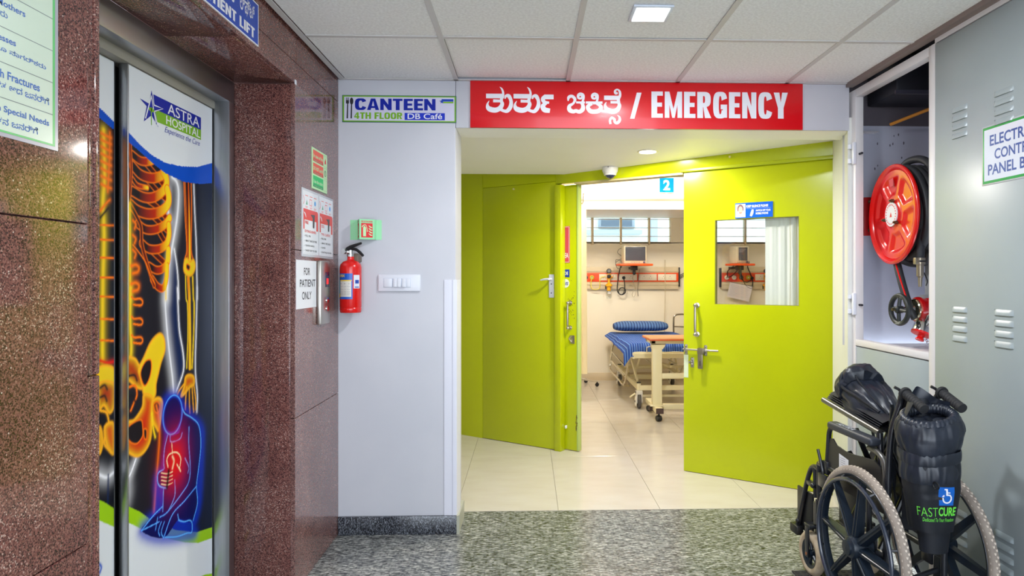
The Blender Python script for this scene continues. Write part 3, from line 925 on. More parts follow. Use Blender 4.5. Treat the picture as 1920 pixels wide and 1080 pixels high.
for s_, a, b_, z in [('ವಿಶೇಷ ಚೇತನ ಜನರಿಗೆ', 0.26, 0.471, 0.022), ('ಮೂಳೆ ಮುರಿತ ಆದ ಜನರಿಗೆ', 0.255, 0.503, 0.092), ('(ವೃದ್ಧರು) ಹಾಗೂ ನಾಗರಿಕರು', 0.22, 0.494, 0.160), ('ಗರ್ಭಿಣಿಯರು', 0.27, 0.390, 0.230), ('ತುರ್ತು ಸೇವೆ', 0.29, 0.42, 0.300)]: kt.text(s_, a, b_, z, z + 0.015, -0.0034, 0.012)
kt.done('kannada_lettering', M_nb, t, 0)

# photoluminescent fire instruction sign
M_glow = mat('photoluminescent_green', (196, 236, 180), 0.35)
t = thing('fire_action_sign', 'tall sign of two red fields over a green one above the extinguisher posters', 'sign', (XL, 3.183, 1.807), LEFT)
board(t, -0.006, 0.238, -0.004, 0.198, mat('clear_backing', (128, 118, 112), 0.3), -0.001, 'clear_backing')
board(t, 0, 0.232, 0, 0.195, M_glow, -0.004, yb=-0.001)
for k, (z0, z1, c, c2, s1, s2) in enumerate([(0.132, 0.186, (240, 92, 66), (206, 60, 50), 'In case of fire', 'Break glass to raise alarm'), (0.072, 0.124, (240, 92, 66), (206, 60, 50), 'DO NOT use lift', 'Use stairs only'), (0.010, 0.064, (0, 200, 106), (0, 150, 84), 'Use the stairs', 'Follow exit signs')]):
    board(t, 0.012, 0.168, z0, z1, mat('sign_field_%d%d%d' % c, c, 0.4), -0.0044, 'red_field' if k < 2 else 'green_field', -0.004)
    board(t, 0.012, 0.168, z0, z0 + 0.013, mat('sign_band_%d%d%d' % c2, c2, 0.4), -0.0046, 'dark_band', -0.0044)
    MB().text(s1, 0.018, 0.160, z0 + 0.019, z0 + 0.036, -0.0048, 0.03).text(s2, 0.03, 0.150, z0 + 0.003, z0 + 0.009, -0.0048).done('lettering', M_glow, t, 0)
ic = MB()
for z in (0.159, 0.098, 0.037):
    ic.rect(0.176, 0.226, z + 0.026, z + 0.0265, -0.0045).rect(0.176, 0.226, z - 0.0265, z - 0.026, -0.0045)
ic.ring(0.20, 0.098, 0.014, 0.003, -0.0045).ribbon([(0.20, 0.108, 0.006), (0.20, 0.088, 0.003)], -0.0045, 0)
ic.done('pictogram', M_ink, t, 0)
MB().flat([(0.188, 0.146), (0.214, 0.146), (0.212, 0.162), (0.204, 0.176), (0.20, 0.166), (0.192, 0.160)], -0.0045).done('flame_pictogram', M_redp, t, 0)

# two laminated extinguisher instruction sheets side by side
M_lam = mat('laminate_gloss', (196, 198, 204), 0.18)
t = thing('extinguisher_poster', 'laminated pair of red and white extinguisher instruction sheets on the granite', 'poster', (XL, 3.05, 1.488), LEFT)
board(t, -0.008, 0.478, -0.008, 0.305, M_lam, -0.0025, 'laminate', bev=0.001)
for x0, ww, ttl, sub, lines in [(0.006, 0.222, 'FIRE', 'EXTINGUISHERS', ['PULL PIN', 'AIM AT BASE OF FIRE', 'SQUEEZE HANDLE', 'SWEEP SIDE TO SIDE']), (0.244, 0.222, 'CO2', 'TYPE / CLASS B C', ['PULL PIN', 'AIM AT FIRE BASE', 'SQUEEZE', 'DO NOT HOLD THE HORN'])]:
    board(t, x0, x0 + ww, 0.004, 0.294, M_paper, -0.003, 'sheet', -0.0025)
    rf = MB()
    rf.flat([(x0 + 0.004, 0.118), (x0 + 0.02, 0.118), (x0 + 0.02, 0.162), (x0 + 0.19, 0.162), (x0 + 0.19, 0.118), (x0 + ww - 0.006, 0.118), (x0 + ww - 0.006, 0.206), (x0 + ww - 0.02, 0.212), (x0 + 0.004, 0.212)], -0.0033)
    rf.text(sub, x0 + 0.025, x0 + 0.185, 0.104, 0.116, -0.0034, 0.02)
    rf.ribbon([(x0 + 0.092, 0.26, 0.004), (x0 + 0.122, 0.26, 0.004), (x0 + 0.122, 0.232, 0.004), (x0 + 0.092, 0.232, 0.004), (x0 + 0.092, 0.26, 0.004)], -0.0033, 0)
    rf.ribbon([(x0 + 0.002, 0.27, 0.003), (x0 + 0.018, 0.25, 0.004), (x0 + 0.002, 0.23, 0.003)], -0.0033, 3)
    for xx in (0.03, 0.092, 0.152): rf.rect(x0 + xx, x0 + xx + 0.04, 0.272, 0.275, -0.0033).rect(x0 + xx, x0 + xx + 0.036, 0.222, 0.224, -0.0033).rect(x0 + xx + 0.004, x0 + xx + 0.03, 0.217, 0.219, -0.0033)
    rf.done('red_print', mat('poster_red', (226, 62, 56), 0.35), t, 0)
    MB().text(ttl, x0 + 0.026, x0 + 0.075, 0.143, 0.157, -0.0036, 0.02).done('lettering', mat('poster_red', (226, 62, 56)), t, 0)
    MB().flat([(x0 + 0.105, 0.190), (x0 + 0.165, 0.194), (x0 + 0.163, 0.178), (x0 + 0.158, 0.130), (x0 + 0.138, 0.130), (x0 + 0.136, 0.176)], -0.0037).done('hose_pictogram', mat('pictogram_grey', (70, 64, 72), 0.4), t, 0)
    MB().ribbon([(x0 + 0.012, 0.196, 0.004), (x0 + 0.03, 0.186, 0.008), (x0 + 0.04, 0.172, 0.004)], -0.0037, 3).done('hand_pictogram', M_wprint, t, 0)
    tx = MB()
    for k, s_ in enumerate(lines): tx.text(s_, x0 + 0.032, x0 + 0.032 + min(0.165, 0.0092 * len(s_)), 0.084 - 0.0225 * k, 0.093 - 0.0225 * k, -0.0033, 0.015).disc(x0 + 0.018, 0.088 - 0.0225 * k, 0.002, -0.0033, 8)
    tx.rect(x0 + 0.01, x0 + 0.2, 0.009, 0.0095, -0.0033)
    tx.done('lettering', M_ink, t, 0)
    MB().flat([(x0 + 0.04, 0.232), (x0 + 0.062, 0.232), (x0 + 0.052, 0.256)], -0.0033).done('green_triangle', mat('poster_green', (50, 150, 110), 0.4), t, 0)
    MB().disc(x0 + 0.170, 0.248, 0.011, -0.0033, 16, 0.012).done('blue_drop', mat('poster_cyan', (20, 150, 226), 0.4), t, 0)

t = thing('lift_notice', 'white paper reading FOR PATIENT ONLY beside the lift call panel', 'notice', (XL, 2.974, 1.243), LEFT)
board(t, 0, 0.28, 0, 0.22, M_paper, -0.001, 'sheet')
MB().text('FOR', 0.10, 0.185, 0.152, 0.186, -0.0014, 0.012).text('PATIENT', 0.045, 0.262, 0.098, 0.132, -0.0014, 0.012).text('ONLY', 0.075, 0.205, 0.040, 0.076, -0.0014, 0.012).done('lettering', M_ink, t, 0)

t = thing('call_panel', 'steel lift call panel with a red lit indicator and two round buttons', 'panel', (XL, 3.258, 1.155), LEFT)
bl(0, 0.150, -0.022, 0, 0, 0.312, bev=0.006).done('face_plate', M_nickel, t)
bl(0.068, 0.128, -0.0235, -0.0222, 0.182, 0.256, bev=0.0005).done('display', mat('display_smoke', (40, 36, 66), 0.15), t)
MB().rect(0.080, 0.116, 0.196, 0.226, -0.0240).done('indicator_light', mat('indicator_red', (240, 30, 34), 0.4, emit=0.4), t, 0)
for z in (0.116, 0.075):
    p = MB().cyl((0.098, -0.022, z), (0.098, -0.026, z), 0.013, seg=20).done('call_button', M_chrome, t)
    MB().text('>', 0.092, 0.104, z - 0.006, z + 0.006, -0.0264).done('arrow_mark', M_redp, p, 0)

o = bl(0, 0.020, -0.003, 0, 0, 0.020, bev=0.001).done('sticker', M_wp, None, loc=(XL, 2.955, 2.232), rz=LEFT)
tag(o, 'tiny white square sticker at the upper corner of the lift opening', 'sticker')

# ================================================================ BACK WALL
# red fascia board with traced Kannada word and EMERGENCY
t = thing('fascia_sign', 'long red board with white Kannada words and EMERGENCY over the lobby', 'sign', (-0.312, YB, 2.197))
board(t, 0, 1.822, 0, 0.252, mat('fascia_red', (222, 4, 20), 0.30, coat=0.3), -0.012, bev=0.001)
KX, KZ = 0.478 / 1000, 0.476 / 1000     # the trace's units: sixths of a photo pixel on the board


def ks(pts, dx=0):
    return [((x + dx - 12) * KX, 0.252 - (z - 62) * KZ, w_ * KX) for x, z, w_ in pts]


km = MB()
for dx in (0, 311):
    km.ribbon(ks([(190, 233, 52), (392, 233, 52)], dx), -0.0126, 0)
    km.ribbon(ks([(345, 128, 4), (368, 152, 20), (382, 190, 24), (380, 230, 30), (366, 262, 34), (362, 300, 36)], dx), -0.0126)
    km.ribbon(ks([(270, 288, 34), (372, 290, 30)], dx), -0.0127, 0)
    km.ribbon(ks([(226, 286, 4), (206, 330, 26), (222, 376, 56), (290, 394, 58), (345, 372, 52), (372, 326, 44), (362, 292, 34)], dx), -0.0128)
    km.ribbon(ks([(350, 380, 40), (392, 402, 34), (432, 400, 44), (468, 350, 46), (472, 286, 38), (446, 232, 44), (414, 234, 30), (404, 264, 12)], dx), -0.0129)
km.ribbon(ks([(848, 238, 54), (956, 238, 54)]), -0.0126, 0)
km.ribbon(ks([(860, 230, 40), (834, 262, 46), (852, 298, 40), (905, 304, 24)]), -0.0127)
km.ribbon(ks([(880, 306, 20), (836, 340, 52), (852, 384, 60), (914, 396, 50)]), -0.0128)
km.ribbon(ks([(1120, 282, 14), (1128, 240, 34), (1166, 228, 34), (1198, 262, 34), (1180, 308, 26), (1136, 340, 40), (1138, 384, 52), (1178, 402, 44), (1212, 392, 40)]), -0.0126)
km.ribbon(ks([(1205, 392, 40), (1250, 404, 44), (1286, 376, 50), (1288, 330, 40), (1268, 300, 30)]), -0.0127)
km.ribbon(ks([(1212, 298, 24), (1312, 298, 24)]), -0.0128, 0)
for dx in (0, 161):
    km.ribbon(ks([(1240, 230, 14), (1256, 212, 20), (1278, 226, 22), (1268, 252, 22), (1238, 246, 26), (1232, 214, 22), (1258, 192, 16), (1292, 210, 26), (1296, 250, 26), (1282, 296, 24)], dx), -0.0129)
km.ribbon(ks([(1322, 298, 26), (1512, 298, 26)]), -0.0126, 0)
km.ribbon([(p.x, p.y, p.z) for p in spline(ks([(1395, 310, 30), (1345, 345, 44), (1370, 392, 50), (1420, 402, 50), (1475, 388, 50), (1495, 345, 44), (1450, 310, 30), (1420, 306, 26)]), 5, True)], -0.0127, 0)
km.ribbon(ks([(1530, 242, 50), (1712, 242, 50)]), -0.0126, 0)
km.ribbon(ks([(1688, 186, 20), (1664, 190, 30), (1656, 164, 26), (1680, 146, 18), (1708, 168, 26), (1712, 216, 30), (1694, 256, 36), (1700, 300, 34)]), -0.0129)
km.ribbon(ks([(1604, 292, 30), (1702, 292, 30)]), -0.0127, 0)
km.ribbon(ks([(1556, 290, 4), (1542, 330, 30), (1566, 378, 56), (1630, 398, 58), (1682, 378, 54), (1706, 330, 42), (1694, 294, 30)]), -0.0128)
km.ribbon(ks([(1604, 542, 26), (1598, 500, 26), (1618, 470, 28), (1648, 488, 30), (1654, 520, 30), (1682, 528, 34), (1708, 500, 32), (1706, 462, 22), (1682, 440, 6)]), -0.0129)
km.done('kannada_lettering', M_wprint, t, 0)
sl = MB().flat([((1905 - 12) * KX, 0.252 - 118 * KZ), ((1960 - 12) * KX, 0.252 - 118 * KZ), ((1878 - 12) * KX, 0.252 - 417 * KZ), ((1828 - 12) * KX, 0.252 - 417 * KZ)], -0.0126)
sl.heavy('EMERGENCY', 0.985, 1.738, 0.060, 0.203, -0.0126, gap=0.13, stem=0.40, bar=0.16)
sl.done('lettering', M_wprint, t, 0)

t = thing('canteen_sign', 'white green-edged sign reading CANTEEN 4TH FLOOR with fork and spoon', 'sign', (-1.0, YB, 2.222))
WC, HC = 0.612, 0.146
board(t, 0, WC, 0, HC, mat('sign_edge_teal', (20, 92, 96), 0.3), -0.004)
board(t, 0.003, WC - 0.003, 0.003, HC - 0.003, mat('sign_edge_green', (120, 176, 40), 0.3), -0.0045, 'green_border', -0.004)
board(t, 0.010, WC - 0.010, 0.009, HC - 0.009, mat('sign_lilac_white', (214, 212, 232), 0.3), -0.005, 'white_field', -0.0045)
MB().heavy('CANTEEN', 0.068, 0.500, 0.066, 0.128, -0.0054).done('lettering', M_navy, t, 0)
MB().heavy('4TH FLOOR', 0.064, 0.322, 0.018, 0.053, -0.0054).done('lettering', mat('sign_lime', (120, 178, 10), 0.4), t, 0)
bp_ = board(t, 0.334, 0.550, 0.014, 0.052, mat('sign_blue', (0, 44, 196), 0.35), -0.0054, 'cafe_field', -0.005)
MB().text('DB Café', 0.350, 0.536, 0.019, 0.049, -0.0058, 0.012).done('lettering', M_wprint, t, 0)
cu = MB()
cu.ribbon([(0.027, 0.020, 0.008), (0.029, 0.10, 0.006)], -0.0054, 0).flat([(0.020, 0.100), (0.036, 0.100), (0.036, 0.118), (0.020, 0.118)], -0.0054)
for k in range(3): cu.rect(0.0205 + 0.0058 * k, 0.0235 + 0.0058 * k, 0.116, 0.132, -0.0054)
cu.ribbon([(0.048, 0.020, 0.008), (0.050, 0.10, 0.006)], -0.0054, 0).disc(0.050, 0.113, 0.0095, -0.0054, 20, 0.019)
cu.done('fork_and_spoon', M_ink, t, 0)
MB().rect(0.536, 0.596, 0.115, 0.128, -0.0054).flat([(0.520, 0.118), (0.531, 0.120), (0.535, 0.131), (0.539, 0.12), (0.549, 0.118), (0.540, 0.113), (0.541, 0.104), (0.534, 0.109), (0.526, 0.104), (0.529, 0.113)], -0.0056).done('crest_mark', M_blue, t, 0)
MB().rect(0.541, 0.596, 0.106, 0.114, -0.0054).done('crest_mark', M_green, t, 0)

# folded photoluminescent extinguisher sign standing out from the wall
t = thing('extinguisher_sign', 'pale green folded sign with a red extinguisher pictogram above the extinguisher', 'sign', (-0.958, YB, 1.588))
M_pl = mat('photoluminescent_mint', (156, 226, 172), 0.35)
pr = MB()
fold = [(0.0, 0.0), (0.042, -0.002), (0.066, -0.070), (0.125, -0.040), (0.147, -0.003), (0.168, 0.0)]
fold = [(0.0, -0.001), (0.040, -0.003), (0.066, -0.072), (0.135, -0.030), (0.140, -0.004), (0.168, -0.001)]
V = [(x, y, z) for x, y in fold for z in (0, 0.107)] + [(x, y + 0.0015, z) for x, y in fold for z in (0, 0.107)]
F = []
n = len(fold)
for i in range(n - 1):
    a = 2 * i
    F += [(a, a + 2, a + 3, a + 1), (a + 2 * n, a + 2 * n + 1, a + 2 * n + 3, a + 2 * n + 2), (a, a + 2 * n, a + 2 * n + 2, a + 2), (a + 1, a + 3, a + 2 * n + 3, a + 2 * n + 1)]
F += [(0, 1, 2 * n + 1, 2 * n), (2 * n - 2, 4 * n - 2, 4 * n - 1, 2 * n - 1)]
pr.add(V, F)
pr.done('folded_panel', M_pl, t, 0)


def facet(p, q, off=0.0006):
    """frame of an upright facet from plan point p to q: local x along it, -y outwards"""
    d = Vector((q[0] - p[0], q[1] - p[1], 0)).normalized()
    nrm = Vector((d.y, -d.x, 0))
    M = Matrix(((d.x, -nrm.x, 0, p[0] + nrm.x * off), (d.y, -nrm.y, 0, p[1] + nrm.y * off), (0, 0, 1, 0), (0, 0, 0, 1)))
    return M


for (p, q) in ((fold[2], fold[3]), (fold[1], fold[2])):
    M1 = facet(p, q)
    Lf = math.hypot(q[0] - p[0], q[1] - p[1])
    sx = Lf / 0.081
    def tr(mb, lift=0.0): 
        mb.v = [tuple(M1 @ Vector((v[0] * sx, v[1] - lift, v[2]))) for v in mb.v]
        return mb
    tr(MB().rect(0.010, 0.072, 0.010, 0.086)).done('red_field', M_redp, t, 0)
    tr(MB().text('FIRE EXTINGUISHER', 0.010, 0.072, 0.090, 0.099, 0, 0.02)).done('lettering', M_redp, t, 0)
    g = MB().flat([(0.020, 0.016), (0.036, 0.016), (0.036, 0.062), (0.030, 0.070), (0.025, 0.070), (0.020, 0.062)])
    g.ribbon([(0.014, 0.064, 0.005), (0.022, 0.074, 0.004), (0.034, 0.076, 0.003), (0.041, 0.060, 0.003), (0.043, 0.040, 0.004)], 0, 4)
    for z in (0.024, 0.038, 0.052, 0.066): g.ribbon([(0.050, z + 0.008, 0.002), (0.060, z, 0.007), (0.070, z - 0.003, 0.003)], 0, 4)
    tr(g, 0.0004).done('pictogram', M_glow, t, 0)

# fire extinguisher
t = thing('fire_extinguisher', 'red fire extinguisher with black lever hanging on the grey-white wall', 'extinguisher', (-0.936, YB - 0.075, 1.200))
R_ = 0.056
MB().lathe([(0.0, 0.006), (0.044, 0.004), (0.052, 0.0), (R_ - 0.002, 0.004), (R_, 0.018), (R_, 0.022), (R_ - 0.002, 0.026), (R_, 0.030), (R_, 0.238), (R_ - 0.004, 0.254), (0.040, 0.268), (0.022, 0.275), (0.0175, 0.28), (0.0175, 0.296), (0.0, 0.296)], seg=40).done('cylinder', M_red, t, 30)
MB().lathe([(0.0195, 0.0), (0.0195, 0.012), (0.014, 0.014), (0.014, 0.034), (0.0, 0.036)], (0, 0, 0.295), seg=20).cyl((0, 0, 0.318), (-0.030, -0.012, 0.322), 0.011).cyl((-0.026, -0.016, 0.322), (-0.032, -0.030, 0.322), 0.014, seg=20).done('valve', M_chrome, t)
lv = MB().tube([(-0.022, -0.004, 0.334), (0.0, -0.006, 0.346), (0.03, -0.010, 0.356), (0.060, -0.014, 0.366)], [0.008, 0.009, 0.008, 0.006], 8, smooth=4)
lv.done('lever', M_black, t)
MB().tube([(-0.010, -0.004, 0.334), (0.025, -0.010, 0.334), (0.050, -0.014, 0.318), (0.070, -0.018, 0.298)], [0.007, 0.008, 0.008, 0.007], 8, smooth=4).done('carry_handle', M_black, t)
bl(0.016, 0.040, 0.0, 0.074, 0.268, 0.312, bev=0.003).done('wall_bracket', mat('bracket_brown_grey', (120, 106, 92), 0.5, metal=0.3), t)


def bent(x0, x1, z0, z1, lift, mt, name='label_sheet', parent=None):
    r = R_ + lift
    fn = lambda u, v: (r * math.sin(x0 + (x1 - x0) * u), -r * math.cos(x0 + (x1 - x0) * u), z0 + (z1 - z0) * v)
    return MB().grid(fn, 16, 1).done(name, mt, parent or t, 60)


def wrapc(lift):
    def f(p):
        r = R_ + lift
        a = p[0] / R_
        return (r * math.sin(a), -r * math.cos(a), p[2])
    return f


# seen from the camera the label wraps the left side of the body
bent(-1.35, 0.42, 0.072, 0.206, 0.0006, mat('label_blue', (20, 90, 190), 0.3))
bent(-0.9, 0.30, 0.084, 0.166, 0.0010, mat('label_cream', (222, 216, 206), 0.35))
bent(-0.9, 0.34, 0.166, 0.172, 0.0011, mat('label_yellow', (240, 200, 40), 0.35))
bent(-1.35, -0.95, 0.090, 0.172, 0.0010, mat('label_teal', (110, 196, 206), 0.35))
bent(-1.35, -0.92, 0.080, 0.100, 0.0012, mat('label_yellow', (240, 200, 40)))
MB().text('SAFEX', -0.062, -0.016, 0.187, 0.200, 0, 0.03, warp=wrapc(0.0012)).done('lettering', mat('label_yellow', (240, 200, 40)), t, 0)
ps = MB()
for z in (0.150, 0.135, 0.120, 0.108, 0.100, 0.093): ps.text('Pull pin  Aim  Press' if z < 0.14 else 'A   B   C', -0.046, 0.012, z, z + 0.005, 0, 0.0, warp=wrapc(0.0014))
ps.done('lettering', mat('label_grey', (120, 110, 120), 0.4), t, 0)
bent(0.52, 1.15, 0.128, 0.198, 0.0008, M_wp, 'inspection_tag')
bent(0.66, 1.05, 0.153, 0.172, 0.0012, mat('tag_blue', (30, 70, 170), 0.4), 'tag_print')
bent(0.62, 1.05, 0.132, 0.137, 0.0012, mat('tag_blue', (30, 70, 170)), 'tag_print')

# modular switch plate
t = thing('switch_plate', 'white modular light switch plate on the back wall', 'switch', (-0.808, YB, 1.309))
bl(0, 0.228, -0.012, 0, 0, 0.093, bev=0.008, seg=3).done('cover_plate', M_wp, t)
bl(0.03, 0.176, -0.0135, -0.011, 0.022, 0.072, bev=0.001).done('module_frame', mat('white_plastic_shade', (206, 212, 226), 0.3), t)
bl(0.034, 0.075, -0.015, -0.013, 0.024, 0.070, bev=0.001).done('blank_module', M_wp, t)
for x0 in (0.084, 0.105, 0.131):
    bm_ = MB().box(x0, x0 + 0.0195, -0.006, 0.0, -0.023, 0.023, bev=0.001)
    r_ = bm_.done('rocker_switch', M_wp, t)
    r_.location = (0, -0.0145, 0.047)
    r_.rotation_euler = (-0.13, 0, 0)
bl(0.152, 0.172, -0.0145, -0.013, 0.024, 0.070, bev=0.001).done('blank_module', M_wp, t)

# plastic corner guard on the pillar edge
t = thing('corner_guard', 'white plastic corner guard on the lower edge of the pillar', 'corner guard', (-0.39, YB, 0.098))
gd = MB().floorprism([(-0.064, -0.001), (-0.064, -0.005), (-0.006, -0.006), (0.004, -0.004), (0.006, 0.006), (0.012, 0.12), (0.008, 0.12), (0.0015, 0.005), (-0.003, -0.001)], 0, 1.275)
gd.done('angle_strip', mat('guard_white', (222, 222, 232), 0.35), t)
bl(-0.020, -0.016, -0.0075, -0.005, 0, 1.275).done('ridge', mat('guard_white_shade', (198, 198, 210), 0.4), t)

# ceiling fixtures
t = thing('ceiling_lamp', 'square white LED lamp recessed in a corridor ceiling tile', 'lamp', (0.495, 2.68, ZC))
M_led = mat('led_diffuser', (244, 248, 255), 0.4, emit=5.0)
bl(-0.080, 0.080, -0.080, 0.080, -0.004, 0.004, bev=0.002).done('trim_ring', mat('lamp_trim', (214, 222, 234), 0.4), t)
bl(-0.066, 0.066, -0.066, 0.066, -0.0065, -0.003).done('diffuser', M_led, t)
t = thing('lobby_downlight', 'small round recessed downlight in the cream lobby ceiling', 'lamp', (0.81, 4.49, 2.2385))
MB().lathe([(0.0, -0.003), (0.068, -0.003), (0.072, 0.0), (0.072, 0.004)], seg=32).done('trim_ring', mat('lamp_trim_warm', (236, 230, 214), 0.4), t)
MB().lathe([(0.0, -0.006), (0.056, -0.006), (0.056, -0.002)], seg=32).done('diffuser', mat('led_diffuser_warm', (255, 250, 240), 0.4, emit=4.0), t)

t = thing('dome_camera', 'white dome security camera under the lobby ceiling', 'security camera', (0.620, 5.02, 2.2185))
MB().lathe([(0.0, 0.0), (0.060, 0.0), (0.062, -0.012), (0.058, -0.030), (0.048, -0.050), (0.046, -0.052), (0.0, -0.052)], seg=32).done('housing', mat('camera_housing', (214, 212, 206), 0.35), t, 30)
MB().lathe([(0.040, -0.050), (0.038, -0.062), (0.028, -0.076), (0.014, -0.083), (0.0, -0.085)], seg=28).done('dome', mat('smoked_dome', (26, 40, 84), 0.05, coat=1.0), t, 60)
MB().lathe([(0.047, -0.050), (0.046, -0.060), (0.041, -0.062), (0.041, -0.050)], seg=28).done('dome_rim', mat('camera_housing', (214, 212, 206)), t)
MB().cyl((0, -0.02, -0.074), (0, -0.034, -0.080), 0.010).done('lens', M_black, t)
MB().ball((-0.022, -0.060, -0.006), 0.004).done('screw', M_black, t)

# ================================================================ GREEN PARTITION (runs diagonally; frame: x along it, y behind it)
PZ = 2.45


def pstruct(name):
    return struct(name, (PA.x, PA.y, 0), PANG)


wp = pstruct('wall_partition')
bl(-0.85, 0.2375, 0, 0.09, 0, PZ, bev=0.002).done('fixed_panel', M_lime, wp)
bl(0.2405, 0.984, 0.0, 0.09, 2.16, PZ).done('transom_panel', M_lime, wp)
bl(0.2405, 0.984, 0.05, 0.09, 0, 2.16).done('rear_lining', M_limeD, wp)
bl(0.986, 1.045, -0.022, 0.05, 0, 2.128, bev=0.004).done('frame_post', M_lime, wp)
bl(0.986, 3.12, -0.002, 0.09, 2.138, PZ, bev=0.003).done('header', M_lime, wp)
bl(2.045, 3.12, -0.016, 0.0, 2.138, 2.16, bev=0.002).done('header_shade_strip', M_limeD, wp)  # darker lime strip: the header's shadow over the leaf, put in as colour
bl(1.16, 2.06, 0.002, 0.088, 2.124, 2.14).done('header_trim', mat('header_trim_cream', (200, 186, 130), 0.5), wp)
bl(3.068, 3.12, 0.0, 0.09, 0, PZ).done('frame_post', M_lime, wp)
for s_, z in ((0.58, 2.125), (2.408, 2.213)):
    MB().cyl((s_, 0, z), (s_, -0.016, z), 0.003).ball((s_, -0.018, z), 0.008, 10, 6).done('peg', mat('peg_brass', (226, 214, 150), 0.35, metal=0.3), wp)

# flush door in the partition with a lever plate
d = pstruct('door_2')
bl(0.2405, 0.984, 0.0, 0.045, 0.004, 2.158, bev=0.002).done('door_leaf', M_lime, d)
pl = MB().box(0.923, 0.972, -0.006, 0, 1.225, 1.412, bev=0.005).done('lock_plate', M_wp, d)
MB().cyl((0.948, -0.006, 1.375), (0.948, -0.040, 1.375), 0.009).tube([(0.948, -0.040, 1.375), (0.90, -0.044, 1.372), (0.868, -0.042, 1.366)], [0.009, 0.008, 0.006], 8, smooth=3).done('lever_handle', M_wp, pl)
for z in (1.262, 1.335): MB().cyl((0.948, -0.006, z), (0.948, -0.008, z), 0.005).done('keyhole', M_ink, pl)


def tape(parent, s0, s1, z0, z1, y, m_, name='sticker'):
    return bl(s0, s1, y - 0.0015, y, z0, z1).done(name, m_, parent)


# leaf drawn back behind the post
d = pstruct('door_3')
YL = 0.055
bl(0.42, 1.158, YL, YL + 0.04, 0.006, 2.128, bev=0.002).done('door_leaf', M_lime, d)
bl(1.150, 1.168, YL - 0.004, YL + 0.044, 0.006, 2.128, bev=0.003).done('edge_strip', mat('lime_edge_highlight', (186, 206, 110), 0.3), d)  # leaf edge strip, its pale green highlight put into the colour


def pull(parent, s, z0, z1, y):
    hb = MB()
    for z in (z0, z1):
        hb.lathe([(0.0, 0.0), (0.019, 0.0), (0.019, 0.004), (0.010, 0.008), (0.009, 0.030), (0.013, 0.036), (0.013, 0.044), (0.006, 0.050), (0.0, 0.050)], (s, y, z), (0, -1, 0), 20)
    hb.tube([(s, y - 0.036, z0), (s, y - 0.040, z0 + 0.03), (s, y - 0.040, (z0 + z1) / 2), (s, y - 0.040, z1 - 0.03), (s, y - 0.036, z1)], [0.007, 0.009, 0.0095, 0.009, 0.007], 12)
    hb.torus((s, y - 0.040, (z0 + z1) / 2), (0, 0, 1), 0.0095, 0.0015, 16, 6)
    return hb.done('pull_handle', M_nickel, parent)


pull(d, 1.088, 0.985, 1.185, YL)
bl(1.085, 1.130, YL - 0.005, YL, 0.858, 0.925, bev=0.002).done('bolt_keep', M_nickel, d)
MB().tube([(1.100, YL - 0.004, 0.915), (1.092, YL - 0.026, 0.90), (1.100, YL - 0.004, 0.872)], 0.005, 8, smooth=3).done('bolt_loop', M_nickel, d)
st = bl(0.90, 1.085, YL - 0.002, YL, 1.505, 1.800).done('warning_sticker', mat('sticker_rose', (206, 66, 92), 0.35), d, label='rose coloured sticker')
MB().rect(0.905, 1.080, 1.510, 1.513, YL - 0.0024).rect(0.905, 1.080, 1.792, 1.795, YL - 0.0024).rect(1.077, 1.080, 1.51, 1.795, YL - 0.0024).text('AREA', 1.0, 1.072, 1.545, 1.585, YL - 0.0024, 0.02).done('lettering', M_wprint, st, 0)
st = bl(0.97, 1.082, YL - 0.002, YL, 1.390, 1.452, bev=0.0008).done('push_sticker', mat('sticker_navy', (10, 50, 160), 0.35), d, label='navy sticker')
MB().text('SLIDE', 1.0, 1.070, 1.408, 1.434, YL - 0.0024, 0.02).done('lettering', M_wprint, st, 0)
st = MB().cyl((1.045, YL, 1.340), (1.045, YL - 0.002, 1.340), 0.035, seg=24).done('round_sticker', M_wp, d, label='round white sticker')
MB().text('es', 1.045, 1.072, 1.325, 1.352, YL - 0.0026, 0.01, 0.3).done('lettering', M_navy, st, 0)
ch = MB()
rr = random.Random(5)
for k in range(34):
    s_, z = 1.06 + rr.random() * 0.07, 1.09 + rr.gauss(0.09, 0.07)
    ch.flat([(s_ + (0.002 + rr.random() * 0.003) * math.cos(a), z + (0.002 + rr.random() * 0.005) * math.sin(a)) for a in (0, 1.3, 2.4, 3.6, 5)], YL - 0.0006)
for k in range(16):
    s_, z = 1.145 + rr.random() * 0.012, 0.17 + rr.random() * 0.12
    ch.flat([(s_ + 0.004 * math.cos(a), z + (0.004 + rr.random() * 0.01) * math.sin(a)) for a in (0, 1.3, 2.4, 3.6, 5)], YL - 0.0046)
ch.done('chipped_paint', mat('paint_chip_brown', (96, 74, 30), 0.6), d, 0)
bl(1.048, 1.062, YL - 0.02, YL, 0.175, 0.200, bev=0.004).done('door_stop', M_wp, d)

